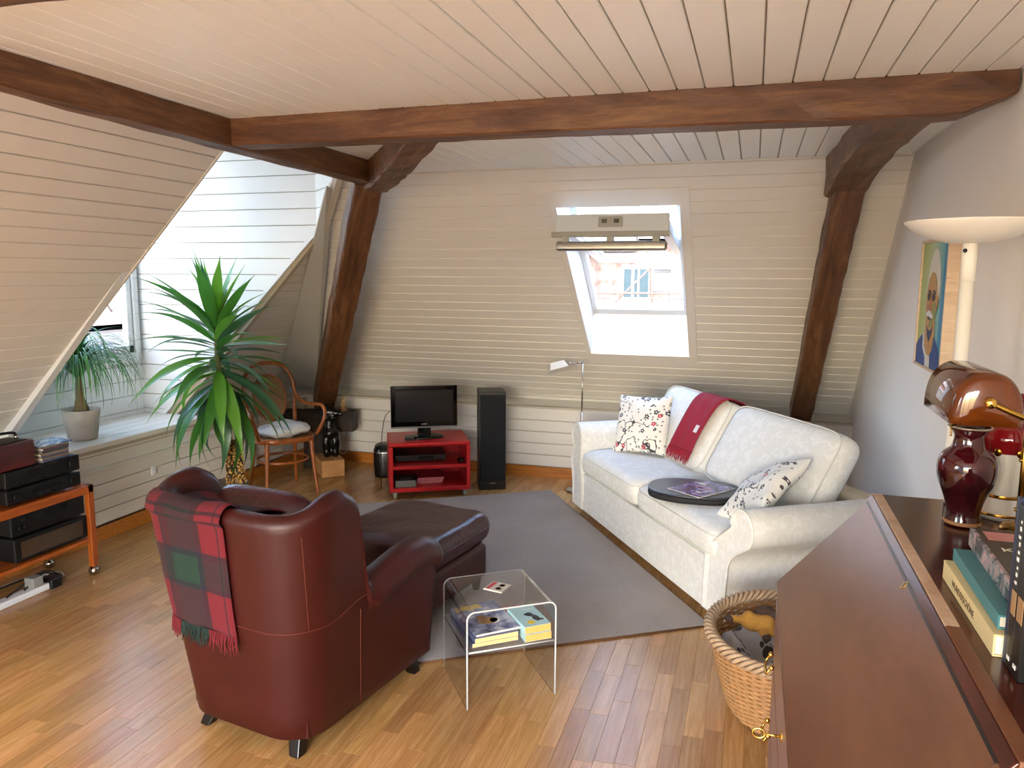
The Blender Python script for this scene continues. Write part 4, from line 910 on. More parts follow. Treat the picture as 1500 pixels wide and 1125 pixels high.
for a, b in (((-TW / 2, -.02, TZ1 - .032), (TW / 2, -.014, TZ1)), ((-TW / 2, -.02, TZ0 + .012), (TW / 2, -.014, TZ0 + .052)), ((-TW / 2, -.02, TZ0 + .012), (-TW / 2 + .033, -.014, TZ1)), ((TW / 2 - .033, -.02, TZ0 + .012), (TW / 2, -.014, TZ1))): boxp('bezel', a, b, M_gloss, tv, .0015)
boxp('screen', (-TW / 2 + .032, -.0165, TZ0 + .05), (TW / 2 - .032, -.0145, TZ1 - .031), plain('matt_screen', '#0d0c0c', .22, .0), tv, 0)
boxp('silver_strip', (-TW / 2, -.02, TZ0), (TW / 2, -.012, TZ0 + .012), metal('tv_silver', '#8b8b8d', .3), tv, .001)
text_mesh('logo', 'SHARP', .012, plain('silver_print', '#c8c8c8', .4), tv, (-.024, -.0205, TZ0 + .026), (PI / 2, 0, 0), sx=1.2)
boxp('neck', (-.05, -.005, .016), (.05, .035, TZ0 + .01), M_gloss, tv, .004)
mb = MB(); O_ = sup(.15, .10, 2.3, 40); mb.grid([[(x * k, y * k + .005, z) for x, y in O_] for k, z in ((1, 0), (1, .008), (.93, .014), (.6, .018))], closed_u=True, cap=True); obj('foot', mb, M_gloss, tv)
rc = book('small_box', 'small dark box beside the television foot on the red stand', (.07, .04, .022), sl3(.155, .10, ZS1 + .0005), tvz, M_blk, M_blk, 'box')
dv = thing('disc_player', 'low black disc player in the upper opening of the red stand', 'disc player', sl3(.24, .25, .25), tvz)
boxp('casing', (-.19, -.13, .008), (.19, .13, .055), M_blk, dv); boxp('display', (-.02, -.133, .018), (.10, -.129, .045), M_gloss, dv, 0)
for x in (-.16, .16): m_ = MB(); m_.lathe([(.012, 0), (.012, .009)], n=10, capt=True); obj('foot', m_, M_blk, dv, (x, -.08, 0))
ms = thing('computer_mouse', 'small black rounded mouse in the right of the upper stand opening', 'mouse', sl3(.535, .06, .2555), tvz)
blob('shell', [((0, 0, .014), (.026, .042, .020)), ((0, -.012, .012), (.025, .026, .016))], M_blk, ms, .004, smooth=3); boxp('wheel', (-.003, -.034, .024), (.003, -.018, .033), M_gloss, ms, .001)
bk_ = book('boxed_set', 'dark boxed disc set lying in the lower left of the red stand', (.15, .19, .052), sl3(.12, .12, ZS0 + .0305), tvz, plain('dark_photo_cover', '#2a2c2e', .3, .3, 30), plain('grey_boxes', '#6c6c68', .5, .2, 50), 'box', decor=[('print_patch', plain('grey_print', '#8c8c88', .3), ell(.0, -.3, .6, .3)), ('print_patch', M_ink, ell(.0, -.2, .3, .3))])
for k in range(4): book('magazine', 'thin red magazine, %s in the pile inside the red stand' % ('lowest', 'second from the bottom', 'third from the bottom', 'topmost')[k], (.20, .26, .011), sl3(.30 + .004 * k, .24, ZS0 + .0305 + k * .0115), tvz + .02 * (k % 2), plain('crimson_cover', '#96203a', .35), plain('pink_pages', '#c87a86', .6, .1, 60), 'magazine', group='red magazines in the stand')
# tower speaker
s0, s1 = onz(702, 718), onz(741, 717); sd_ = (s1 - s0); wsp = sd_.length; sd_.normalize(); spz = math.atan2(sd_.y, sd_.x)
spk = thing('tower_speaker', 'tall black floor standing loudspeaker beside the red stand', 'speaker', s0, spz)
boxp('cabinet', (0, 0.012, .012), (wsp, .27, .765), plain('black_ash', '#1c1815', .45, .15, 20), spk, .004)
boxp('grille', (.008, -.006, .07), (wsp - .008, .014, .745), plain('black_grille_cloth', '#08090a', .85, .1, 90), spk, .008)
boxp('front_baffle', (0, 0, .0), (wsp, .013, .07), M_blk, spk, .004); boxp('badge', (wsp / 2 - .022, -.0025, .05), (wsp / 2 + .022, .001, .055), metal('badge_silver', '#b9b9b9', .3), spk, 0)
boxp('plinth', (.006, .006, 0), (wsp - .006, .262, .012), M_blk, spk, .002)
# subwoofer behind the stand
c_ = onz(566, 700) + TVN * .12 + TVD * .02
sub = thing('subwoofer', 'squat black subwoofer half hidden behind the red stand', 'speaker', (c_.x, c_.y, 0), tvz)
mb = MB(); O_ = sup(.12, .13, 3.2, 36); mb.grid([[(x * k, y * k, z) for x, y in O_] for k, z in ((.92, 0), (.94, .02), (1, .12), (.97, .20), (.88, .245), (.6, .262), (.3, .266))], closed_u=True, cap=True); obj('body', mb, M_blk, sub); mb = MB(); mb.grid([[(x * k, y * k, z) for x, y in O_] for k, z in ((.985, .205), (.992, .21), (.975, .215))], closed_u=True); obj('groove_ring', mb, metal('badge_silver', '#b9b9b9', .3), sub)
# sockets and cables
sk = ony(502, 632, YB); outlet = thing('wall_outlet', 'white double wall outlet with a plugged cable beside the statue plinth', 'outlet', (sk.x, YB, sk.z))
for k, x in enumerate((0, .085)): boxp('plate', (x - .04, -.010, -.04), (x + .04, 0, .04), M_trim, outlet, .003)
boxp('insert', (-.025, -.014, -.02), (.025, -.009, .02), M_trim, outlet, .003); boxp('rocker', (.063, -.014, -.02), (.107, -.009, .02), M_trim, outlet, .003)
m_ = MB(); m_.tube([(0, -.01, 0), (0, -.04, 0)], .018, 12); obj('plug', m_, M_trim, outlet)
m_ = MB(); m_.tube(spline([(0, -.04, -.005), (-.03, -.05, -.06), (-.035, -.05, -.13), (.02, -.05, -.19), (.06, -.035, sk.z * -1 + .1)], 24), .004, 6); obj('cord', m_, M_trim, outlet)
m_ = MB(); pc = [sl3(.02, .26, ZS1 + .20), sl3(-.02, .27, ZS1 + .14), sl3(-.045, .28, ZS1 - .02), sl3(-.05, .30, .20), sl3(-.05, .32, .004), sl3(.0, .5, .004)]
m_.tube(spline(pc, 30), .003, 6); tag(obj('television_cable', m_, plain('black_cable', '#171513', .5)), 'thin black cable hanging from the television down beside the red stand', 'cable')
ps_ = onx(90 + 580 * .231, 560 + 560 * .231, XL); o5 = thing('panel_socket', 'small white socket box on the radiator cover behind the armchair', 'outlet', (XL, ps_.y, ps_.z)); boxp('plate', (0, -.02, -.03), (.012, .02, .03), M_trim, o5, .003); boxp('insert', (.012, -.012, -.014), (.018, .012, .014), M_trim, o5, .002)

# ------------------------------------------------------------------ reading lamp behind the sofa
M_chr = metal('brushed_chrome', '#b5b2aa', .22)
lb_ = Vector((-1.211, 5.72, 0)); lampr = thing('reading_lamp', 'slim chrome reading lamp with a tilted square head behind the sofa arm', 'floor lamp', lb_)
m_ = MB(); m_.lathe([(.12, 0), (.12, .012), (.10, .018), (.012, .022)], n=32, capt=True); obj('base', m_, M_chr, lampr)
m_ = MB(); m_.tube([(0, 0, .02), (0, 0, .62)], .0085, 10); obj('pole', m_, M_chr, lampr); m_ = MB(); m_.tube([(0, 0, .6), (0, 0, 1.005)], .006, 10); obj('upper_pole', m_, M_chr, lampr)
m_ = MB(); m_.tube([(0, 0, 1.0), (-.035, -.02, 1.0)], .009, 10); obj('joint', m_, M_chr, lampr); m_ = MB(); m_.tube([(-.03, -.015, 1.0), (-.045, -.03, .985), (-.10, -.07, 1.008)], .0045, 8); obj('arm', m_, M_chr, lampr)
hd_ = obj('head', (lambda q: (q.prism([(-.075, 0, -.02), (.075, 0, -.02), (.055, 0, .035), (-.055, 0, .035)], (0, .12, 0)), q)[1])(MB()), plain('satin_white_shade', '#dcdad2', .25, .01), lampr, (-.15, -.15, .985), (math.radians(-25), math.radians(-12), math.radians(35)), bevel=.004)

# ------------------------------------------------------------------ torchiere behind the desk
to = Vector((.555, 2.40, 0)); tor = thing('uplighter_lamp', 'white uplighter floor lamp with shallow dish shade against the right wall', 'floor lamp', to)
M_wlamp = plain('white_lamp_enamel', '#e4e2da', .35, .01)
m_ = MB(); m_.lathe([(.14, 0), (.14, .015), (.05, .03), (.02, .05)], n=36); obj('base', m_, M_wlamp, tor)
m_ = MB(); m_.tube([(0, 0, .03), (0, 0, 1.64)], .019, 18); obj('pole', m_, M_wlamp, tor); m_ = MB(); m_.tube([(0, 0, 1.64), (0, 0, 1.749)], .0195, 18); obj('collar', m_, M_wlamp, tor)
m_ = MB(); m_.ball((-.014, -.013, 1.722), .006, 8, 6); obj('screw', m_, M_ink, tor)
R1 = .165; prof_ = [(.02, 1.742), (.06, 1.744), (.10, 1.755), (.13, 1.769), (.15, 1.783), (R1, 1.797), (R1 + .001, 1.801), (R1 - .003, 1.801), (.148, 1.788), (.12, 1.773), (.02, 1.757)]
m_ = MB(); m_.lathe(prof_, n=48); o = obj('dish_shade', m_, M_wlamp, tor)

# ------------------------------------------------------------------ painting
PX = .678; pTL, pTR, pBL, pBR = (onx(*p, PX) for p in ((1356, 355), (1397, 349), (1340, 530), (1374, 546)))
y_f, y_n = (pTL.y + pBL.y) / 2 + .012, (pTR.y + pBR.y) / 2 - .012; pz1, pz0 = (pTL.z + pTR.z) / 2 + .008, (pBL.z + pBR.z) / 2 - .008
pic = thing('framed_painting', 'painted portrait of a moustached man in blue with white headcloth, pale wood frame', 'painting', (PX, (y_f + y_n) / 2, pz0))
PWd, PHt = y_f - y_n, pz1 - pz0
M_frame = wood('pale_frame_wood', '#b79c80', '#cbb397', '#d8c4aa', .5, (3, 3, 20), 2, .02)
for a, b in (((-.008, -PWd / 2, 0), (XR - PX - .001, -PWd / 2 + .012, PHt)), ((-.008, PWd / 2 - .012, 0), (XR - PX - .001, PWd / 2, PHt)), ((-.008, -PWd / 2, 0), (XR - PX - .001, PWd / 2, .012)), ((-.008, -PWd / 2, PHt - .012), (XR - PX - .001, PWd / 2, PHt))): boxp('frame_bar', a, b, M_frame, pic, .002)
def P2(x, y, d): return (-.0005 * d - .0, PWd / 2 - .012 - x * (PWd - .024), .012 + y * (PHt - .024))     # x from the far edge, y up
def layer(name, m, pts, d, th=.0004): m_ = MB(); m_.prism([P2(x, y, d) for x, y in pts], (-th, 0, 0)); return obj(name, m_, m, pic)
t = NT('painted_sky_ground'); g_ = t.n('TexCoord'); sp2 = t.n('SeparateXYZ'); t.l(g_.outputs['Object'], sp2.inputs[0]); f_ = t.noise(t.coord('Object'), 18, 4); k_ = t.math('ADD', t.math('MULTIPLY', sp2.outputs[1], -2.2), t.math('ADD', .28, t.math('MULTIPLY', f_, .3)))
t.col(t.ramp(k_, [(0, '#a9b06a'), (.35, '#b9c9a0'), (.65, '#7fb0ae'), (1, '#3f93a8')])); t.set(rough=.7); M_pbg = t.m
def paint(n, c, v=.12): return plain('paint_' + n, c, .6, v, 30)
layer('canvas', M_pbg, [(0, 0), (1, 0), (1, 1), (0, 1)], 0)
layer('painted_band', paint('blue_band', '#2f7fa6'), [(.80, .0), (.96, .0), (.97, 1), (.86, 1)], 2)
layer('painted_headcloth', paint('cloth', '#d5d3c6', .05), [(.30, .50), (.28, .60), (.30, .72), (.36, .84), (.46, .93), (.56, .95), (.66, .91), (.74, .80), (.78, .66), (.76, .55), (.66, .60), (.5, .70)], 3)
layer('painted_neck', paint('neck', '#b58a4c'), [(.33, .40), (.30, .22), (.44, .09), (.58, .10), (.70, .22), (.66, .42)], 4)
layer('painted_coat', paint('coat', '#1d3f7d'), [(.0, .0), (.98, .0), (.86, .17), (.68, .26), (.66, .15), (.55, .09), (.42, .10), (.33, .18), (.30, .27), (.10, .20), (.0, .15)], 5)
layer('painted_collar', paint('collar', '#d0cfc8', .05), [(.26, .26), (.31, .27), (.34, .16), (.44, .10), (.58, .09), (.60, .0), (.42, .0), (.40, .07), (.28, .14)], 6)
layer('painted_face', paint('face', '#b98f50'), [(.30, .52), (.32, .62), (.37, .71), (.46, .76), (.57, .755), (.66, .69), (.70, .58), (.70, .46), (.65, .38), (.56, .31), (.46, .30), (.38, .34), (.33, .42)], 7)
layer('painted_cheek', paint('cheek', '#b4774a'), [(.33, .50), (.40, .52), (.42, .44), (.38, .39), (.33, .44)], 8)
layer('painted_shadow', paint('green_shadow', '#7d8a4c'), [(.60, .52), (.69, .52), (.68, .42), (.60, .35), (.50, .31), (.46, .34), (.56, .40)], 8)
layer('painted_ear', paint('ear', '#a87c46'), [(.70, .56), (.755, .585), (.76, .50), (.71, .46)], 8)
for x0 in (.36, .54): layer('painted_eye', paint('eye', '#1a2030'), ell(x0 + .055, .565, .06, .035, 14), 9); layer('painted_brow', paint('brow', '#2a2a30'), [(x0 - .02, .60), (x0 + .06, .625), (x0 + .13, .60), (x0 + .12, .588), (x0 + .05, .605)], 9)
layer('painted_nose', paint('nose', '#a36a3a'), [(.47, .57), (.51, .57), (.54, .48), (.53, .455), (.45, .455), (.43, .48)], 10)
layer('painted_moustache', paint('moustache', '#d9d9da', .04), [(.36, .43), (.44, .455), (.52, .45), (.62, .42), (.63, .40), (.54, .395), (.46, .41), (.38, .40)], 11)
layer('painted_mouth', paint('mouth', '#2a2438'), [(.40, .40), (.48, .405), (.57, .385), (.50, .375)], 12)
layer('painted_chin_shadow', paint('chin', '#28345a'), [(.38, .33), (.46, .295), (.56, .30), (.64, .35), (.60, .27), (.50, .20), (.42, .25)], 6)
# ------------------------------------------------------------------ hi-fi trolley
M_teak = wood('teak_trolley', '#6d2f0e', '#97480f', '#b0601f', .38, (14, 2, 14), 2.0, .03)
M_teakx = wood('teak_leg', '#6d2f0e', '#97480f', '#b0601f', .38, (14, 14, 2), 2.0, .03)
TY1 = 3.235; TX0_, TX1_ = -3.735, -3.385; TYn = 2.25
tro = thing('hifi_trolley', 'teak trolley on ball casters carrying the hi-fi units', 'trolley', (TX1_, TY1, 0))
def tr(name, a, b, m=M_teak): return boxp(name, (a[0] - TX1_, a[1] - TY1, a[2]), (b[0] - TX1_, b[1] - TY1, b[2]), m, tro, .003)
tr('top_board', (TX0_ + .02, TYn, .480), (TX1_ - .02, TY1 - .02, .498))
for y0 in (TYn, TY1 - .036): tr('end_rail', (TX0_, y0, .472), (TX1_, y0 + .036, .515))
for x0 in (TX0_, TX1_ - .032): tr('side_rail', (x0, TYn, .470), (x0 + .032, TY1, .515))
tr('lower_shelf', (TX0_ + .01, TYn + .01, .197), (TX1_ - .012, TY1 - .03, .217))
for x0 in (TX0_, TX1_ - .032):
    for y0 in (TYn, TY1 - .036):
        tr('leg', (x0, y0, .055), (x0 + .032, y0 + .036, .475), M_teakx)
        m_ = MB(); m_.ball((x0 + .016 - TX1_, y0 + .018 - TY1, .030), .030, 18, 12); o = obj('ball_caster', m_, metal('caster_chrome', '#a89f92', .12), tro)
        m_ = MB(); m_.tube([(x0 + .016 - TX1_, y0 + .018 - TY1, .045), (x0 + .016 - TX1_, y0 + .018 - TY1, .062)], .010, 10); obj('stem', m_, M_chr, o)
M_hifi = plain('hifi_black', '#0b0b0c', .5, .08, spec=.25); M_disp = plain('hifi_display', '#050505', .08, 0); M_foot = metal('hifi_foot_chrome', '#b0aca4', .18)
def unit(label, y1, z0, h, depth=.30, xf=-3.41, w=.43, knobs=(), display=None, window=None, buttons=()):
    u = thing('hifi_unit', label, 'hi-fi unit', (xf, y1 - w / 2, z0))      # local x forward, y along the trolley
    boxp('casing', (-depth, -w / 2, .014), (-.012, w / 2, h), M_hifi, u, .002); boxp('front_panel', (-.012, -w / 2 - .003, .011), (.004, w / 2 + .003, h + .002), M_hifi, u, .006)
    for y in (-w / 2 + .04, w / 2 - .04):
        for x in (-.05, -depth + .04): m_ = MB(); m_.lathe([(.017, 0), (.020, .004), (.020, .014)], n=14, capt=True); obj('foot', m_, M_foot, u, (x, y, 0))
    for y, z, r in knobs: m_ = MB(); m_.tube([(.003, y, z), (.020, y, z)], r, 22); obj('knob', m_, M_hifi, u)
    if display: boxp('display', (.003, display[0], display[2]), (.0055, display[1], display[3]), M_disp, u, 0)
    if window: boxp('smoked_window', (.003, window[0], window[2]), (.0055, window[1], window[3]), plain('smoked_brown_glass', '#3a2a1c', .12, .05), u, 0)
    for y, z in buttons: boxp('button', (.003, y - .012, z - .004), (.007, y + .012, z + .004), M_disp, u, .001)
    return u
unit('black hi-fi unit with a round knob, topmost of the pair on the trolley top', 3.175, .598, .092, knobs=((.165, .055, .024),), display=(-.10, .08, .055, .078), buttons=[(-.15 + .03 * k, .028) for k in range(6)])
unit('slim black hi-fi tuner standing directly on the trolley top', 3.175, .5155, .080, knobs=((.165, .048, .021), (-.17, .046, .018)), display=(-.08, .09, .042, .062), buttons=[(-.1 + .035 * k, .026) for k in range(6)])
unit('black hi-fi deck with a central flap, upper unit on the lower trolley shelf', 3.185, .352, .114, knobs=((-.15, .05, .012), (-.18, .05, .010)), display=(-.03, .10, .06, .098), buttons=[(-.15 + .03 * k, .085) for k in range(3)])
unit('black hi-fi amplifier with a smoked brown window, lowest on the trolley', 3.195, .2175, .130, window=(-.185, .185, .028, .112))
# radio, magazines
rad = thing('table_radio', 'dark red wooden table radio with black carrying handle on the hi-fi', 'radio', (-3.47, 2.75, .6905))
boxp('case', (-.11, -.17, .006), (.06, .17, .135), wood('mahogany_case', '#250704', '#3d0d08', '#54160d', .3, (14, 2, 14), 2, .02), rad, .006); boxp('top_panel', (-.09, -.15, .135), (.04, .15, .139), M_hifi, rad, .001)
for y in (-.14, .14): m_ = MB(); m_.tube([(-.02, y, .138), (-.02, y, .156)], .011, 12); obj('handle_post', m_, M_chr, rad)
m_ = MB(); m_.tube(spline([(-.02, .14, .150), (-.02, .12, .172), (-.02, 0, .178), (-.02, -.12, .172), (-.02, -.14, .150)], 24), .007, 8); obj('handle', m_, M_hifi, rad)
for k in range(2): boxp('foot', (-.09, -.15 + .27 * k, 0), (.04, -.12 + .27 * k, .006), M_hifi, rad, 0)
covs = ['#3a4a63', '#6a5d52', '#4d4a58', '#7c6f60', '#3c3f44', '#57403f', '#6d6a64']
r_ = random.Random(11)
for k in range(7): book('booklet', 'worn booklet, %s in the stack under the blue patterned one' % ('lowest', 'second from the bottom', 'third from the bottom', 'in the very middle', 'third from the top', 'second from the top', 'directly')[k], (.135, .165, .0115), (-3.485 + r_.uniform(-.004, .004), 3.045 + r_.uniform(-.006, .006), .6905 + k * .012), r_.uniform(-.06, .06) + PI, plain('booklet_cover_%d' % k, covs[k], .5, .15, 40), M_pages2 if k % 2 else plain('grey_pages', '#8a7f78', .8, .1, 80), 'booklet', group='booklets stacked on the hi-fi')
t = NT('blue_white_cover'); f_ = t.noise(t.coord('Object'), 60, 3, .6); t.col(t.ramp(f_, [(.42, '#27477c'), (.52, '#6f93bd'), (.6, '#c6d3dd')])); t.set(rough=.25)
book('booklet', 'blue and white patterned booklet lying on top of the stack on the hi-fi', (.15, .19, .006), (-3.485, 3.05, .6905 + 7 * .012), PI - .12, t.m, M_pages2, 'booklet')
# plugs and cables under the trolley
pg = thing('power_strip', 'white and black plugs and leads lying on the floor under the trolley', 'power strip', (-3.50, 3.02, 0))
boxp('strip', (-.03, -.35, 0), (.03, .0, .035), M_trim, pg, .006); boxp('adapter', (-.035, -.12, .036), (.03, -.06, .09), plain('grey_adapter', '#8b8a84', .5), pg, .006); boxp('adapter', (-.03, -.03, .0), (.05, .035, .055), M_blk, pg, .006)
for s in range(3): m_ = MB(); m_.tube(spline([(0, -.05 - .1 * s, .04), (-.06, .02, .05 + .01 * s), (-.02, .10, .012), (-.12, .16, .006), (-.20, .05, .006), (-.22, -.1 - .1 * s, .006)], 26), .0045, 6); obj('lead', m_, M_blk if s else M_trim, pg)

# ------------------------------------------------------------------ bentwood chair with cane back
M_bent = wood('bentwood_beech', '#5e2a0d', '#8a4a1c', '#a8652e', .28, (8, 8, 4), 2.0, .02); t = NT('woven_cane'); v = t.coord('Object', (1, 1, 1)); w1 = t.n('TexWave'); w1.inputs['Scale'].default_value = 45; t.l(v, w1.inputs[0]); w2 = t.n('TexWave'); w2.bands_direction = 'Z'; w2.inputs['Scale'].default_value = 45; t.l(v, w2.inputs[0]); t.col(t.mix(t.math('MULTIPLY', w1.outputs['Fac'], w2.outputs['Fac']), lin('#6a4a28'), lin('#b08a56'))); t.set(rough=.55); M_cane = t.m
bc = thing('bentwood_chair', 'bentwood armchair with oval cane back standing in the left corner', 'chair', (-3.36, 4.97, 0), math.radians(-128))   # local +y is the front
def btube(name, pts, r, n=30, parent=bc, flat=1): m_ = MB(); m_.tube(spline(pts, n), r, 10, flat=flat); return obj(name, m_, M_bent, parent)
def seat_o(k, z, e=3.0): return [(x * k, y * k + .0, z) for x, y in sup(.225, .215, e, 44)]
m_ = MB(); m_.grid([seat_o(.97, .415), seat_o(1, .42), seat_o(1, .448), seat_o(.97, .455), seat_o(.84, .455), seat_o(.83, .445)], closed_u=True); sf = obj('seat_frame', m_, M_bent, bc)
m_ = MB(); m_.grid([seat_o(.85, .446), seat_o(.4, .444), seat_o(.02, .443)], closed_u=True, cap=True); obj('seat_cane', m_, M_cane, bc)
for sx_ in (-1, 1):
    btube('leg', [(sx_ * .165, .165, .43), (sx_ * .175, .180, .25), (sx_ * .195, .205, 0)], [.0185 - .007 * k / 29 for k in range(30)])
    btube('leg', [(sx_ * .155, -.175, .43), (sx_ * .165, -.195, .25), (sx_ * .185, -.245, 0)], [.0175 - .006 * k / 29 for k in range(30)])
    btube('arm', [(sx_ * .185, -.265, .80), (sx_ * .205, -.235, .70), (sx_ * .235, -.15, .655), (sx_ * .26, .0, .66), (sx_ * .275, .12, .665), (sx_ * .272, .19, .615), (sx_ * .245, .185, .53), (sx_ * .215, .15, .455)], .0135, 40)
m_ = MB(); m_.tube([(x * .80, y * .80, .265) for x, y in sup(.225, .225, 2.2, 40)] + [(.225 * .8, 0, .265)], .0105, 10, cap=False); obj('ring_stretcher', m_, M_bent, bc)
btube('back_bow', [(-.165, -.175, .44), (-.185, -.235, .62), (-.195, -.275, .80), (-.13, -.30, .93), (0, -.31, .965), (.13, -.30, .93), (.195, -.275, .80), (.185, -.235, .62), (.165, -.175, .44)], .0145, 60)
ov = [(.125 * math.cos(2 * PI * k / 40), -.255 - .10 * (.165 * math.sin(2 * PI * k / 40)) / .3, .70 + .17 * math.sin(2 * PI * k / 40)) for k in range(41)]
m_ = MB(); m_.tube(ov, .010, 10, cap=False); obj('oval_frame', m_, M_bent, bc)
m_ = MB(); m_.poly(ov[:-1]); o = obj('back_cane', m_, M_cane, bc); q = o.modifiers.new('thick', 'SOLIDIFY'); q.thickness = .004; q.offset = 0
cl_ = cushion('seat_pillow', plain('pale_linen', '#b9b8b4', .85, .04, 6, bump=.3, bscale=14), None, (.36, .33, .10), (-3.34, 4.965, .492), (.05, -.04, -.5), puff=.6, e=4, n=24, noise=.0075, seed=9); tag(cl_, 'crumpled pale linen pillow lying on the bentwood chair seat', 'pillow')

# ------------------------------------------------------------------ plinth, torso, figurine
pz_ = math.atan2(.125, .136); pf_ = onz(472, 701)
pln = thing('plinth', 'low pale wood plinth box carrying the black torso', 'plinth', (pf_.x, pf_.y, 0), pz_)
boxp('body', (0, 0, .003), (.185, .30, .138), wood('pale_beech', '#9a6a3c', '#b98853', '#c99c68', .45, (2, 2, 14), 2, .02), pln, .002); boxp('top_edge', (-.001, -.001, .138), (.186, .301, .142), wood('pale_beech', '#9a6a3c', '#b98853', '#c99c68', .45, (2, 2, 14), 2, .02), pln, 0)
tw_ = pf_ + Vector((math.cos(pz_), math.sin(pz_), 0)) * .105 + Vector((-math.sin(pz_), math.cos(pz_), 0)) * .13
tor_ = blob('torso_sculpture', [((-.032, 0, .03), (.036, .04, .06)), ((.036, 0, .03), (.036, .04, .06)), ((-.035, 0, .11), (.044, .05, .085)), ((.036, 0, .11), (.044, .05, .085)), ((0, 0, .185), (.078, .058, .06)), ((-.006, .004, .25), (.052, .045, .06)), ((-.02, .01, .32), (.068, .05, .06)), ((.0, .0, .36), (.075, .05, .045)), ((.05, -.03, .355), (.05, .03, .024)), ((.085, -.05, .35), (.03, .02, .022)), ((-.07, .02, .37), (.035, .035, .035)), ((.02, -.03, .315), (.03, .03, .03)), ((-.02, .02, .40), (.03, .03, .03))],
            plain('black_bronze', '#0a0c0d', .25, .1), None, .009, (tw_.x, tw_.y, .1635), (0, 0, pz_ - .2)); tag(tor_, 'black nude torso sculpture standing on the pale plinth', 'sculpture')
fg_ = Vector((-3.28, 5.76, .497)); fig = blob('figurine', [((0, 0, .012), (.028, .024, .014)), ((0, 0, .045), (.02, .018, .036)), ((-.012, -.004, .06), (.012, .012, .02)), ((.016, -.006, .055), (.012, .012, .02)), ((0, 0, .085), (.018, .015, .024)), ((.002, 0, .118), (.013, .013, .017)), ((.014, 0, .10), (.008, .008, .02))], plain('old_gold_figure', '#9a7b4a', .5, .3, 60), None, .005, fg_, smooth=2); tag(fig, 'small gilt figurine standing on the dark sill timber by the post', 'figurine')

# ------------------------------------------------------------------ yucca
M_leafs = []
for k, (a, b) in enumerate((('#2a5a22', '#4c8a34'), ('#2a5236', '#4c7a56'), ('#3a7020', '#74b03c'))):
    t = NT('yucca_leaf_%d' % k); v = t.coord('Object', (60, 2, 1)); f_ = t.noise(v, 2, 2); t.col(t.mix(f_, lin(a), lin(b))); t.set(rough=.33, spec=.5)
    tr_ = t.n('BsdfTranslucent'); tr_.inputs['Color'].default_value = lin(b); mx = t.n('MixShader'); mx.inputs[0].default_value = .30; t.l(t.b.outputs[0], mx.inputs[1]); t.l(tr_.outputs[0], mx.inputs[2]); t.l(mx.outputs[0], t.t.nodes['Material Output'].inputs['Surface']); M_leafs.append(t.m)
def leaf_mesh(L, W, bend, twist=0, n=12):
    mb = MB(); rows = []; y = z = 0; a = 0
    for i in range(n + 1):
        k = i / n; w = W * (.35 + .65 * sstep(0, .25, k)) * (1 - sstep(.45, 1.0, k) * .97) / 2; tw2 = twist * k
        c, s = math.cos(tw2), math.sin(tw2)
        rows.append([(-w * c, y, z - w * s + w * .35), (0, y, z), (w * c, y, z + w * s + w * .35)])
        a = -bend * (k ** 1.4); y += L / n * math.cos(a); z += L / n * math.sin(a)
    mb.grid(rows); return mb.mesh('leaf')
yr = random.Random(21)
LV = {}
for bi, bend in enumerate((.15, .5, .9, 1.4)):
    for m_i in range(3): me = leaf_mesh(1.0, .122, bend, yr.uniform(-.5, .5)); me.materials.append(M_leafs[m_i]); LV[bi, m_i] = me
YO = Vector((-3.315, 4.27, 0)); yuc = thing('yucca', 'tall yucca with long drooping green leaves standing before the dormer', 'plant', YO)
M_trunk_m = plain('yucca_trunk', '#8a6a34', .8, .3, 40); t = NT('scarred_trunk'); v = t.coord('Object', (1, 1, 1)); vo = t.n('TexVoronoi'); vo.inputs['Scale'].default_value = 55; t.l(v, vo.inputs[0]); t.col(t.ramp(vo.outputs['Distance'], [(.15, '#d2a85a'), (.4, '#9a6c2c'), (.6, '#2a1c0c')])); t.set(rough=.75); t.bump(vo.outputs['Distance'], 1, .01); M_scar = t.m
def stemx(z): return .02 - .065 * sstep(.35, 1.25, z)
mb = MB(); zz = [.20 + .06 * k for k in range(11)]; mb.tube([(stemx(z), .0, z) for z in zz], [.026 + .002 * (k % 2) for k in range(11)], 14); obj('trunk', mb, M_scar, yuc)
mb = MB(); mb.tube([(.085 - .03 * k / 7, .03, .20 + .05 * k) for k in range(8)], [.026 + .002 * (k % 2) for k in range(8)], 14); obj('trunk', mb, M_scar, yuc)
mb = MB(); mb.tube([(stemx(z), 0, z) for z in (.78, .9, 1.02, 1.14, 1.26, 1.40)], [.02, .02, .018, .016, .013, .006], 10); obj('stem', mb, plain('green_brown_stem', '#4c5226', .7, .15, 30), yuc)
r_ = random.Random(5)
for kx, (tx_, ty_, tz_) in enumerate(((stemx(.7), 0, 0), (.07, .03, 0))):
    nsp = 0
    for z in np.arange(.22, .74 if kx == 0 else .52, .022):
        for q in range(5):
            a = q * 2 * PI / 5 + z * 40; cx_ = stemx(z) if kx == 0 else .085 - .03 * (z - .2) / .35; cy_ = 0 if kx == 0 else .03
            m_ = MB(); b0_ = Vector((cx_ + .024 * math.cos(a), cy_ + .024 * math.sin(a), z)); m_.tube([b0_, b0_ + Vector((.012 * math.cos(a), .012 * math.sin(a), .012))], [.006, .001], 5)
            if q == 0: acc = m_
            else:
                off_ = len(acc.v); acc.v += m_.v
                for f in m_.f: acc.face([i + off_ for i in f])
        if nsp == 0: tot = acc
        else:
            off_ = len(tot.v); tot.v += acc.v
            for f in acc.f: tot.face([i + off_ for i in f])
        nsp += 1
    obj('leaf_scars', tot, plain('trunk_scar_tip', '#c39a50', .8, .1), yuc)['kind'] = 'stuff'
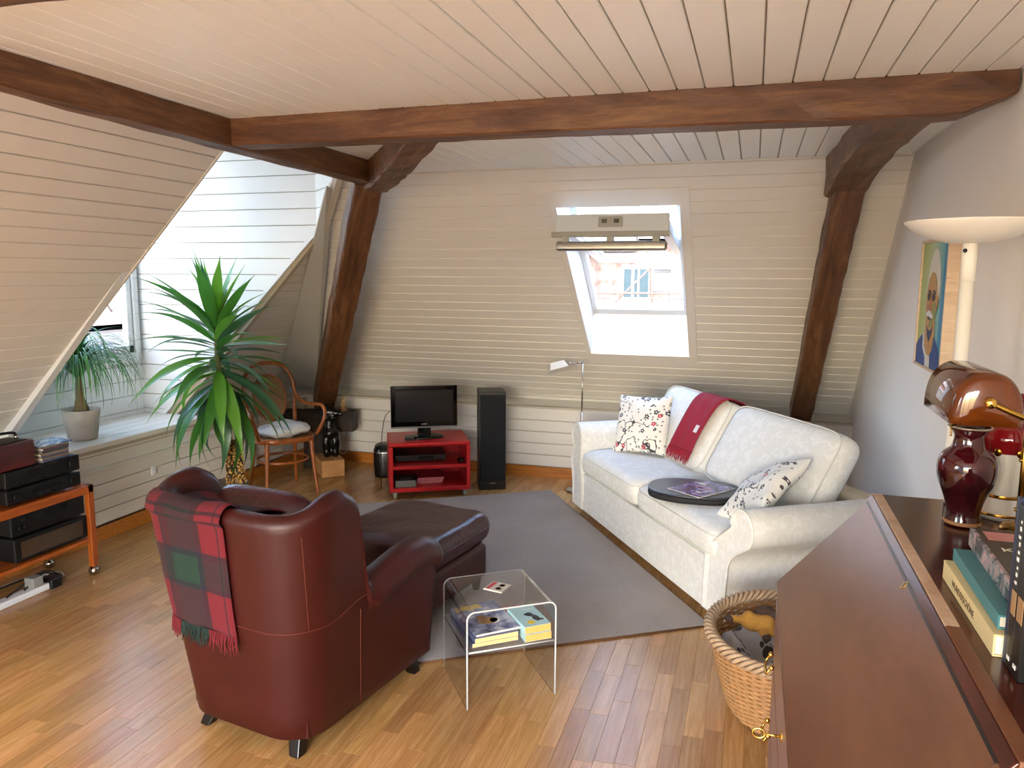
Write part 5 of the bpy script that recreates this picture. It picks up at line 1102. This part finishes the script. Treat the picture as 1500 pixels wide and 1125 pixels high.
mb = MB(); mb.lathe([(.10, 0), (.115, .05), (.125, .20), (.13, .26), (.122, .262), (.115, .22), (.02, .215)], n=32); obj('pot', mb, plain('mottled_pot', '#6e5f52', .35, .3, 30), yuc)
NL = 96
for k in range(NL):
    h = k / (NL - 1); z = .80 + .60 * h ** .9; az = k * 2.39996 + yr.uniform(-.5, .5)
    el_ = math.radians(-48 + 125 * h ** 1.25 + yr.uniform(-17, 17)) if h < .93 else math.radians(70 + yr.uniform(0, 18))
    bi = 3 if h < .22 else (2 if h < .5 else (1 if h < .85 else 0)); bi = max(0, min(3, bi + yr.choice((-1, 0, 0, 0, 1))))
    Ln = (.54 + .12 * math.sin(PI * min(1, h * 1.1))) * yr.uniform(.85, 1.12)
    if h > .93: Ln *= .72
    dirx, diry = math.cos(az), math.sin(az)
    if diry > .25 and el_ > -.5: Ln *= .78       # shorter on the wall side
    mi_ = 2 if h > .9 else yr.choice((0, 0, 1, 1, 2))
    eul = Euler((el_, yr.uniform(-.3, .3), az - PI / 2)); at_ = Vector((stemx(z) + dirx * .012, diry * .012, z)); rm_ = eul.to_matrix()
    for _ in range(14):       # a leaf that would run into wall, slope or the other plant grows shorter
        pts_ = [YO + at_ + rm_ @ (v_.co * Ln) for v_ in LV[bi, mi_].vertices]
        if not any((p_.y > DY1 - .03 and p_.z > ZSB and p_.x < slx(p_.z) + .03) or (p_.x < XL + .02 and p_.z < .63) or (p_.z < 1.3 and math.hypot(p_.x + 4.02, p_.y - 3.79) < .42) for p_ in pts_): break
        Ln *= .93
    o = link('leaf', LV[bi, mi_], M_leafs[mi_], yuc, at_, eul)
    o.scale = (Ln, Ln, Ln)

# ------------------------------------------------------------------ ponytail palm on the sill
PO = Vector((-4.02, 3.79, ZS)); pp = thing('ponytail_palm', 'ponytail palm with thin arching leaves in a whitewashed pot on the sill', 'plant', PO)
mb = MB(); mb.lathe([(.082, 0), (.086, .01), (.108, .175), (.112, .19), (.106, .192), (.100, .17), (.02, .168)], n=36); obj('pot', mb, plain('whitewashed_clay', '#b3ab9e', .8, .18, 14), pp)
mb = MB(); mb.lathe([(.098, .168), (.05, .176), (.002, .178)], n=24); obj('soil', mb, plain('dark_soil', '#15100b', .95, .3, 80), pp)
mb = MB(); mb.tube([(0, 0, .165), (.003, 0, .20), (.0, 0, .26), (-.004, 0, .33), (-.004, 0, .40)], [.05, .042, .026, .020, .016], 14); obj('caudex', mb, plain('palm_bark', '#6b5a3c', .85, .2, 50), pp)
r_ = random.Random(17)
for g in range(3):
    mb = MB(); mb.smooth = True
    for k in range(80):
        az = r_.uniform(0, 2 * PI); e0 = r_.uniform(.75, 1.45); L = r_.uniform(.48, .80); bend = r_.uniform(2.0, 2.7) + e0 * .35; p = Vector((-.004, 0, .37 + r_.uniform(0, .05))); rows = []; n_ = 16
        d2 = Vector((-math.sin(az), math.cos(az), 0)); lim_ = min(.33 / max(1e-3, -math.cos(az)) if math.cos(az) < 0 else 9, .44 / max(1e-3, -math.sin(az)) if math.sin(az) < 0 else 9); rc_ = mx_ = 0.0
        for i in range(n_): rc_ += math.cos(e0 - bend * (i / n_) ** 1.2) * L / n_; mx_ = max(mx_, rc_)
        hs_ = min(1.0, .97 * min(lim_, .40) / mx_)
        for i in range(n_ + 1):
            q = i / n_; a = e0 - bend * q ** 1.2; w = .0052 * (1 - .85 * q ** 2)
            rows.append([p - d2 * w, p + Vector((0, 0, -w * .4)), p + d2 * w]); st_ = L / n_; p = p + Vector((math.cos(az) * math.cos(a) * st_ * hs_, math.sin(az) * math.cos(a) * st_ * hs_, math.sin(a) * st_))
            if p.x < XL - PO.x and p.z < .012: p.z = .012
        mb.grid(rows)
    o = obj('leaf_tuft', mb, plain('palm_leaf_%d' % g, ('#2f6034', '#3f7a3c', '#558f42')[g], .4, .12, 20), pp, clean=False); o['kind'] = 'stuff'
# ------------------------------------------------------------------ slant-front desk
ZD, XTOP, XBOT, ZL, DYN, DYF, XBK = 1.10, .322, .093, .835, .955, 2.112, .725
M_dk = wood('mahogany_lid', '#56341f', '#66402a', '#774e34', .28, (5, 1.6, 5), 1.2, 0, dist=.1, spec=.55)
M_dk2 = wood('mahogany_dark', '#220a05', '#3c130a', '#54200f', .2, (10, 2, 10), 2.0, 0)
M_brass = metal('brass', '#b08a3e', .25); M_brass_b = metal('bright_brass', '#d8b25a', .15)
DO = Vector((XBOT, DYN, 0)); desk = thing('bureau_desk', 'mahogany slant-front bureau with brass keys against the right wall', 'desk', DO)
def dp(name, mb_, m, bevel=0, parent=None, seg=2): o = obj(name, mb_, m, parent or desk, bevel=bevel, seg=seg); o.data.transform(Matrix.Translation(-DO)); return o
def dbox(name, a, b, m, bevel=.002, parent=None): m_ = MB(); m_.box(a, b); return dp(name, m_, m, bevel, parent)
ld = Vector((XTOP - XBOT, 0, ZD - ZL)); LLn = ld.length; ld.normalize(); ln_ = Vector((-ld.z, 0, ld.x))      # up the lid, out of the lid
def lpnt(y, k, d=0): p = Vector((XBOT, y, ZL)) + ld * (LLn * k) + ln_ * d; return p
mb = MB(); prof_ = [(XBOT + .012, .06), (XBK, .06), (XBK, ZD - .018), (XTOP + .02, ZD - .018), (XBOT + .012, ZL - .02)]
mb.prism([(x, DYN + .008, z) for x, z in prof_], (0, DYF - DYN - .016, 0)); dp('carcass', mb, M_dk2)
def lidq(y0, y1, k0, k1, d0, d1): m_ = MB(); m_.hexa([lpnt(y0, k0, d0), lpnt(y1, k0, d0), lpnt(y1, k1, d0), lpnt(y0, k1, d0), lpnt(y0, k0, d1), lpnt(y1, k0, d1), lpnt(y1, k1, d1), lpnt(y0, k1, d1)]); return m_
lid = dp('lid', lidq(DYN, DYF, .0, .985, -.022, 0), M_dk, .004, seg=3)
dp('lid_bead', lidq(DYN + .0, DYF, .925, .985, 0, .005), M_dk2, .0035, lid, 3); dp('lid_bead', lidq(DYN, DYN + .022, .0, .925, 0, .005), M_dk, .0035, lid, 3)
dp('inlay_line', lidq(DYN + .022, DYF - .002, .908, .925, 0, .0008), plain('black_stringing', '#0a0503', .3), 0, lid)
dp('inlay_line', lidq(DYN + .022, DYN + .027, .0, .91, 0, .0008), plain('black_stringing', '#0a0503', .3), 0, lid)
kc = lpnt(onp(1325, 857, lpnt(1, 1), ln_).y, (onp(1325, 857, lpnt(1, 1), ln_) - Vector((XBOT, 0, ZL))).dot(ld) / LLn if False else .80, .0006)
kp = onp(1325, 857, lpnt(1, .5), ln_); kk = (kp.z - ZL) / (ZD - ZL)
m_ = MB(); m_.prism([kp + ld * (.011 * math.sin(a)) + Vector((0, .007 * math.cos(a), 0)) for a in [2 * PI * q / 18 for q in range(18)]], ln_ * .0012); esc = dp('lock_escutcheon', m_, M_brass, 0, lid)
m_ = MB(); m_.prism([kp + ln_ * .0012 + ld * (.006 * math.sin(a)) + Vector((0, .0025 * math.cos(a), 0)) for a in [2 * PI * q / 12 for q in range(12)]], ln_ * .0004); dp('keyhole', m_, M_ink, 0, lid)
dbox('top_board', (XTOP - .004, DYN - .002, ZD - .018), (XBK, DYF + .002, ZD), M_dk2, .003)
ymid = onz(1397, 918, ZD).y
dbox('top_edge_strip', (XTOP - .006, ymid, ZD - .016), (XTOP + .016, DYF + .002, ZD + .0012), wood('pale_edge', '#9a7a62', '#b89a82', '#cdb49c', .25, (3, 3, 3), 2, .02), .001)  # far half of the edge strip in paler wood
dbox('top_edge_strip', (XTOP - .006, DYN - .002, ZD - .016), (XTOP + .016, ymid, ZD + .0012), M_dk, .001)
nd = 4; z0_ = .10
for k in range(nd):
    a, b = z0_ + (ZL - .03 - z0_) * k / nd, z0_ + (ZL - .03 - z0_) * (k + 1) / nd
    dr = dbox('drawer', (XBOT + .002, DYN + .03, a + .005), (XBOT + .016, DYF - .03, b - .005), M_dk, .003)
    zc_ = (a + b) / 2
    for y in (DYN + .22, DYF - .22):
        m_ = MB(); m_.ball((XBOT - .010, y - .035, zc_), .007, 8, 6); m_.ball((XBOT - .010, y + .035, zc_), .007, 8, 6); m_.tube(spline([(XBOT - .012, y - .035, zc_), (XBOT - .022, y - .03, zc_ - .02), (XBOT - .022, y + .03, zc_ - .02), (XBOT - .012, y + .035, zc_)], 16), .003, 6); dp('handle', m_, M_brass_b, 0, dr)
    m_ = MB(); m_.prism([(XBOT + .002, (DYN + DYF) / 2 + .008 * math.cos(q * PI / 6), zc_ + .02 + .012 * math.sin(q * PI / 6)) for q in range(12)], (-.002, 0, 0)); dp('escutcheon', m_, M_brass_b, 0, dr)
    if k == nd - 1:
        yk = (DYN + DYF) / 2; m_ = MB(); m_.tube([(XBOT, yk, zc_ + .02), (XBOT - .03, yk, zc_ + .02)], .0028, 8); ring = [(XBOT - .03 - .012 + .012 * math.cos(q * PI / 12), yk + .0, zc_ + .02 + .010 * math.sin(q * PI / 12)) for q in range(25)]; m_.tube(ring, .0024, 6, cap=False); dp('key', m_, M_brass_b, 0, dr)
for x in (XBOT + .02, XBK - .07):
    for y in (DYN + .02, DYF - .08): dbox('foot', (x, y, 0), (x + .06, y + .06, .065), M_dk2, .006)
# vases on the desk
def vase(name, label, prof, loc, mats, n=40): v_ = thing(name, label, 'vase', loc); return v_
vb = onz(1409, 768, ZD); v1 = thing('vase', 'dark oxblood glazed baluster vase on the bureau top', 'vase', (vb.x, vb.y, ZD + .0005))
pr_ = spline([(.034, 0, 0), (.037, 0, .008), (.034, 0, .03), (.041, 0, .06), (.056, 0, .10), (.060, 0, .135), (.052, 0, .160), (.036, 0, .175), (.031, 0, .19), (.031, 0, .205), (.043, 0, .222)], 44)
t = NT('oxblood_glaze'); g_ = t.n('TexCoord'); s2 = t.n('SeparateXYZ'); t.l(g_.outputs['Object'], s2.inputs[0]); f_ = t.noise(t.coord(), 20, 4); t.col(t.ramp(t.math('ADD', t.math('MULTIPLY', s2.outputs[2], 3.0), t.math('MULTIPLY', f_, .35)), [(.1, '#36090f'), (.45, '#1a0407'), (.62, '#3d0a11'), (.9, '#2c070d')])); t.set(rough=.08, coat=.5, coatr=.03); M_ox = t.m
m_ = MB(); m_.lathe([(p.x, p.z) for p in pr_] + [(.041, .224), (.029, .21), (.028, .19), (.02, .18)], n=40); obj('body', m_, M_ox, v1)
m_ = MB(); m_.lathe([(.0425, .2215), (.0445, .2235), (.0425, .2255), (.040, .2235)], n=40, capb=False); obj('rim', m_, plain('pale_glaze_rim', '#8a7f70', .2), v1)
m_ = MB(); m_.lathe([(.0372, .004), (.0378, .008), (.0372, .012)], n=40, capb=False); obj('foot_ring', m_, plain('tan_foot', '#8a6038', .5), v1)
wb = onz(1476, 764, ZD); v2 = thing('vase', 'white and crimson porcelain vase with gilt bands behind the brass lamp', 'vase', (min(wb.x, .64), 2.01, ZD + .0005))
M_por = plain('white_porcelain', '#c9c4ba', .12, .02, coat=.4); M_crim = plain('crimson_porcelain', '#6e0d12', .1, .05, coat=.5); M_gilt = metal('gilt', '#a9782e', .25)
lo = [(.062, 0), (.066, .010), (.058, .02), (.040, .045), (.038, .052), (.046, .08), (.054, .12), (.058, .155)]; up_ = [(.058, .155), (.062, .175), (.064, .19), (.056, .21), (.042, .225), (.038, .245), (.050, .275), (.060, .282)]
P = spline([(r, 0, z) for r, z in lo], 30); m_ = MB(); m_.lathe([(p.x, p.z) for p in P], n=40); obj('lower_body', m_, M_por, v2)
P = spline([(r, 0, z) for r, z in up_], 30); m_ = MB(); m_.lathe([(p.x, p.z) for p in P] + [(.055, .282), (.034, .245)], n=40, capb=False); obj('upper_body', m_, M_crim, v2)
for r, z in ((.0655, .012), (.0395, .050)): m_ = MB(); m_.lathe([(r, z - .004), (r + .0012, z), (r, z + .004)], n=40, capb=False); obj('gilt_band', m_, M_gilt, v2)
for k in range(8): a = k * PI / 4 + .2; m_ = MB(); m_.ball((.050 * math.cos(a), .050 * math.sin(a), .160), (.012, .012, .015), 12, 8); obj('gilt_motif', m_, M_gilt, v2)
gj = onz(1388, 762, ZD); jar = thing('glass_shaker', 'tiny clear glass shaker behind the oxblood vase', 'jar', (gj.x, gj.y, ZD + .0005)); m_ = MB(); m_.lathe([(.011, 0), (.012, .004), (.012, .032), (.010, .036)], n=16, capt=True); obj('glass', m_, M_acr, jar); m_ = MB(); m_.lathe([(.0115, .034), (.0115, .046), (.007, .049)], n=16, capt=True); obj('cap', m_, M_chr, jar)
# banker's lamp
BY0, BL = 1.66, .27; 
cl1 = onp(1447, 590, (0, BY0, 0), (0, 1, 0)); e0 = onp(1392, 622, (0, BY0, 0), (0, 1, 0)); tp_ = onp(1440, 547, (0, BY0, 0), (0, 1, 0))
SXc, SZb = cl1.x + .004, e0.z; SR = SXc - e0.x; SH = tp_.z - SZb
lampd = thing('bankers_lamp', 'brass desk lamp with an amber glass shade on the bureau', 'lamp', (.575, 1.885, ZD + .0005))
LO = Vector(lampd.location)
t = NT('amber_glass'); f_ = t.noise(t.coord('Object', (3, 3, 8)), 6, 3, .6, .6); t.col(t.mix(f_, lin('#3f1a06'), lin('#743808'))); t.set(rough=.07, spec=.6, coat=.5, coatr=.03)
tr_ = t.n('BsdfTranslucent'); tr_.inputs['Color'].default_value = lin('#9a4c10'); mx = t.n('MixShader'); mx.inputs[0].default_value = .2; t.l(t.b.outputs[0], mx.inputs[1]); t.l(tr_.outputs[0], mx.inputs[2]); t.l(mx.outputs[0], t.t.nodes['Material Output'].inputs['Surface']); M_amb = t.m
rows = []
for y, k in ((0, .0), (0, .35), (.002, .75), (.008, .92), (.022, 1.0), (BL / 2, 1.0), (BL - .022, 1.0), (BL - .008, .92), (BL - .002, .75), (BL, .35), (BL, 0)):
    row = []
    for i in range(29):
        a = PI * i / 28; cx_, cz_ = math.cos(a), max(0, math.sin(a)); ex = 2 / 2.5
        x = SR * (abs(cx_) ** ex) * (1 if cx_ > 0 else -1); z = SH * cz_ ** ex
        zc0 = SH * .35
        row.append((SXc + x * k, BY0 + y, SZb + (z if k == 1 else (z * k + (0 if z < 1e-4 else zc0 * (1 - k)) ))))
    rows.append(row)
mb = MB(); mb.grid(rows); sh_ = obj('glass_shade', mb, M_amb, lampd); sh_.data.transform(Matrix.Translation(-LO)); q = sh_.modifiers.new('thick', 'SOLIDIFY'); q.thickness = .004; q.offset = -1
def lpart(name, mb_, m): o = obj(name, mb_, m, lampd); o.data.transform(Matrix.Translation(-LO)); return o
zk = cl1.z; xcol = .577; 
for y in (BY0 - .006, BY0 + BL + .006): m_ = MB(); m_.ball((SXc, y, zk), (.011, .008, .011), 14, 9); lpart('knob', m_, M_brass_b)
yc = 1.885
m_ = MB(); m_.tube(spline([(SXc, BY0 - .004, zk), (SXc + .05, BY0 - .004, zk - .022), (SXc + .085, BY0 + .02, zk - .035), (SXc + .088, yc, zk - .037), (SXc + .085, BY0 + BL - .02, zk - .035), (SXc + .05, BY0 + BL + .004, zk - .022), (SXc, BY0 + BL + .004, zk)], 50), .0055, 8); lpart('yoke', m_, M_brass)
for dx in (.018, .052): m_ = MB(); m_.tube([(xcol - .02 + dx, yc, ZD + .02), (xcol - .02 + dx, yc, zk - .034)], .0065, 12); lpart('column', m_, M_brass)
for zz in (.05, .16): m_ = MB(); m_.tube([(xcol - .012, yc, ZD + zz), (xcol + .042, yc, ZD + zz)], .0045, 10); lpart('collar', m_, M_brass)
m_ = MB(); m_.lathe([(.052, 0), (.052, .008), (.045, .014), (.02, .022)], (xcol + .015, yc, ZD), 32, capt=True); lpart('base', m_, M_brass)
m_ = MB(); m_.tube([(SXc - .03, BY0 + .14, SZb + .02), (SXc - .03, BY0 + .14, SZb - .02)], .0018, 6); 
for k in range(8): m_.ball((SXc - .03, BY0 + .14, SZb - .004 - k * .006), .0026, 6, 4)
lpart('pull_chain', m_, M_brass)
# books on the desk
def bk_on(px0, px1, z): return onz(*px0, z), onz(*px1, z)
ca, cb = onz(1379, 846, ZD), onz(1455, 962, ZD); xs_ = (ca.x + cb.x) / 2; brz = math.atan2(-(cb.x - ca.x), -(cb.y - ca.y)) * -1
ym_ = (ca.y + cb.y) / 2; bl_ = (ca - cb).length
def dbook(label, z, h, w, d, dx, dy, cover, pages, rz, soft=False, **kw): return book('hardback_book', label, (w, d, h), (xs_ + w / 2 + dx, ym_ + dy, z), rz, cover, pages, 'book', soft, **kw)
M_cream_c = plain('cream_jacket', '#cdbb8c', .5, .04, 20); M_teal_c = plain('teal_cloth', '#3f7880', .45, .08, 30)
b1_ = dbook('cream jacketed thick book with red boards, lowest in the bureau stack', ZD + .0005, .034, .145, bl_, 0, 0, M_cream_c, M_pages2, 0)
text_mesh('spine_title', 'WUNDERSCHÖNE', .017, plain('brown_title', '#5a4630', .6), b1_, (-.0728, .09, .011), (PI / 2, 0, -PI / 2), sx=1.0)
b2_ = dbook('teal cloth bound book, second in the bureau stack', ZD + .035, .022, .15, bl_ * .95, .012, .01, M_teal_c, M_pages2, -.02)
t = NT('art_spine'); f_ = t.noise(t.coord('Object'), 26, 4, .65, .6); t.col(t.ramp(f_, [(.35, '#23242b'), (.45, '#5f6068'), (.52, '#9a9696'), (.6, '#b58a90'), (.7, '#d6cfc8')])); t.set(rough=.2); M_art = t.m
b3_ = dbook('glossy art book with pink and green patches, topmost in the bureau stack', ZD + .0575, .034, .155, bl_ * .9, .040, .045, M_art, M_pages2, -.04,
            decor=[('cover_panel', plain('dark_green_print', '#3a4038', .25), [(-.92, -.98), (.98, -.98), (.98, .98), (-.92, .98)])])
for nm, c, pts in (('patch', '#c08a86', [(-.8, .5), (-.1, .5), (-.1, .85), (-.8, .85)]), ('patch', '#a8504e', [(-.1, .5), (.5, .45), (.3, .85), (-.1, .85)]), ('patch', '#8a6a3e', [(-.8, -.9), (.2, -.9), (.2, -.1), (-.6, -.05)]), ('patch', '#4f4634', [(.2, -.9), (.9, -.9), (.9, 0), (.2, -.1)])):
    m_ = MB(); m_.prism([(x * .155 / 2, y * bl_ * .45, .0346) for x, y in pts], (0, 0, .0003)); obj(nm, m_, plain('print_' + c[1:], c, .25, .15, 40), b3_)
text_mesh('cover_title', 'KLIMT', .026, plain('pale_title', '#cfc9b4', .4), b3_, (-.055, .012, .0349), (0, 0, 0), sx=1.3)
# upright dark books nearer the lid's near end
M_navy, M_blackc = plain('navy_jacket', '#1c2740', .3, .2, 40), plain('black_jacket', '#0a0a0b', .3, .1)
bx_ = Vector((.369, 1.222, ZD)); brot = -PI / 2
for k, (lab, mm, th_, hh) in enumerate((('navy edged upright book leading the upright row on the bureau', M_navy, .012, .245), ('upright black spined book with white lettering on the bureau', M_blackc, .026, .238), ('upright black book with a pale panel, last in the bureau row', M_blackc, .030, .235))):
    y_ = ymid - .115; x_ = sum((.0125, .0265, .031)[:k]); bk2 = thing('upright_book', lab, 'book', (bx_.x + x_ * math.cos(brot), bx_.y + x_ * math.sin(brot), ZD + .0005), brot)
    boxp('pages', (.002, .003, .002), (th_ - .002, .17, hh - .003), M_pages2, bk2, 0); mb = MB(); mb.box((0, 0, 0), (.002, .172, hh)); mb.box((th_ - .002, 0, 0), (th_, .172, hh)); mb.box((.002, 0, 0), (th_ - .002, .003, hh)); obj('cover', mb, mm, bk2, bevel=.0006, seg=1)
    if k: boxp('spine_panel', (.004, -.0006, .08), (th_ - .004, .0001, .115), plain('tan_panel', '#9a7a55', .4), bk2, 0)
    if k == 1:
        for q in range(9): boxp('spine_mark', (th_ * .34 + .002 * (q % 3), -.0006, .125 + .011 * q), (th_ * .62, .0001, .125 + .011 * q + .004 + .002 * (q % 2)), plain('white_title', '#d8d8d4', .5), bk2, 0)
    if k:
        for q in range(3): boxp('publisher_mark', (th_ * .25 + .004 * q, -.0006, .012), (th_ * .25 + .004 * q + .0025, .0001, .018), plain('white_title', '#d8d8d4', .5), bk2, 0)

# ------------------------------------------------------------------ wicker basket with blanket and toy
BC = Vector((.185, 3.00, 0)); bas = thing('wicker_basket', 'oval woven wicker dog basket on the floor between sofa and bureau', 'basket', BC)
M_wick = plain('wicker', '#a5794a', .55, .25, 50); M_wick2 = plain('pale_wicker', '#a58a6c', .6, .2, 50)
def bo(z, n=72): k = z / .30; rx, ry = .205 + .085 * k ** .8, .265 + .09 * k ** .8; return rx, ry
mb = MB(); rows = []
for j in range(2): rows.append([(.19 * (1 - j * .98) * math.cos(2 * PI * i / 48), .29 * (1 - j * .98) * math.sin(2 * PI * i / 48), .008) for i in range(48)])
mb.grid(rows, closed_u=True); obj('bottom', mb, M_wick, bas)
NW = 30
for j in range(NW):
    z = .012 + .275 * j / (NW - 1); rx, ry = bo(z); mb = MB(); pts = []
    for i in range(97):
        a = 2 * PI * i / 96; w = .0045 * math.cos(24 * a + PI * (j % 2)); pts.append(((rx + w) * math.cos(a), (ry + w) * math.sin(a), z))
    mb.tube(pts, .0052, 6, cap=False); obj('weaver', mb, M_wick, bas, clean=False)
for i in range(48):
    a = 2 * PI * (i + .5) / 48; mb = MB(); mb.tube([(bo(z)[0] * math.cos(a), bo(z)[1] * math.sin(a), z) for z in (.006, .08, .15, .22, .295)], .0042, 6); obj('stake', mb, M_wick2, bas, clean=False)
for s in range(4):
    mb = MB(); pts = []
    for i in range(241):
        a = 2 * PI * i / 240; ph = 17 * a + s * PI / 2; rx, ry = bo(.30); pts.append(((rx + .017 * math.cos(ph)) * math.cos(a), (ry + .017 * math.cos(ph)) * math.sin(a), .298 + .016 * math.sin(ph)))
    mb.tube(pts, .0085, 7, cap=False); obj('braided_rim', mb, M_wick2, bas, clean=False)
t = NT('paw_print_fleece'); g_ = t.n('TexCoord'); mp = t.n('Mapping'); mp.inputs['Scale'].default_value = (1, 1, 0); t.l(g_.outputs['Object'], mp.inputs[0]); v = mp.outputs[0]
vo = t.n('TexVoronoi'); vo.voronoi_dimensions = '2D'; vo.inputs['Scale'].default_value = 9; t.l(v, vo.inputs[0]); sb_ = t.n('VectorMath', operation='SUBTRACT'); t.l(v, sb_.inputs[0]); t.l(vo.outputs['Position'], sb_.inputs[1]); s3 = t.n('SeparateXYZ'); t.l(sb_.outputs[0], s3.inputs[0])
def circ(cx_, cy_, r): dx = t.math('SUBTRACT', s3.outputs[0], cx_); dy = t.math('SUBTRACT', s3.outputs[1], cy_); return t.math('LESS_THAN', t.math('ADD', t.math('MULTIPLY', dx, dx), t.math('MULTIPLY', dy, dy)), r * r)
m_all = circ(0, -.005, .021)
for cx_, cy_ in ((-.024, .018), (-.009, .03), (.010, .03), (.025, .017)): m_all = t.math('MAXIMUM', m_all, circ(cx_, cy_, .0085))
nz = t.noise(t.coord(), 200, 2); t.col(t.mix(m_all, t.mix(nz, lin('#8d8e90'), lin('#bcbdbf')), lin('#3a3330'))); t.set(rough=.95, sheen=.3); t.bump(nz, .5, .004); M_paw = t.m
bl2 = thing('dog_blanket', 'grey fleece blanket with dark paw prints lying in the basket', 'blanket', (BC.x, BC.y, .0))
rows = []
for j in range(29):
    row = []
    for i in range(29):
        u, w = i / 14 - 1, j / 14 - 1; k = max(abs(u), abs(w)); rr = math.hypot(u, w); q = k / rr if rr else 1; x, y = u * q * .243, w * q * .305; e = math.hypot(u * q, w * q)
        z = .19 + .03 * math.sin(6 * u + 1) * math.cos(4 * w) + .045 * sstep(.3, .9, -u + .2 * w) + .015 * math.sin(11 * w + 5 * u); z -= .03 * sstep(.85, 1.0, e)
        row.append((x, y, z))
    rows.append(row)
mb = MB(); mb.grid(rows); o = obj('cloth', mb, M_paw, bl2); q = o.modifiers.new('thick', 'SOLIDIFY'); q.thickness = .012; q.offset = -1
tyx = onz(1092, 915, .27); M_toy = plain('mustard_knit', '#a2742c', .9, .12, 60, bump=.6, bscale=120); M_mane = plain('brown_mane', '#3c2a20', .95, .2, 60)
toy = thing('plush_toy', 'mustard knitted plush toy with brown mane on the basket edge', 'toy', (tyx.x + .035, tyx.y + .03, .240), .3)
blob('body', [((0, 0, .03), (.055, .04, .035)), ((.04, -.01, .035), (.04, .035, .032)), ((-.06, .0, .045), (.04, .018, .016)), ((-.09, -.005, .05), (.022, .015, .015)), ((.06, -.05, .01), (.045, .018, .016)), ((.02, -.055, .012), (.018, .04, .016)), ((-.02, .01, .045), (.03, .03, .03))], M_toy, toy, .006, smooth=3)
blob('mane', [((.05, .035, .05), (.045, .03, .038)), ((.03, .045, .04), (.03, .02, .03)), ((.075, .01, .05), (.02, .03, .03))], M_mane, toy, .006, smooth=1)
for p in ((.02, -.09, .008), (.10, -.06, .006), (-.105, -.008, .05)): m_ = MB(); m_.ball(p, (.018, .018, .014), 12, 8); obj('paw', m_, M_mane, toy)
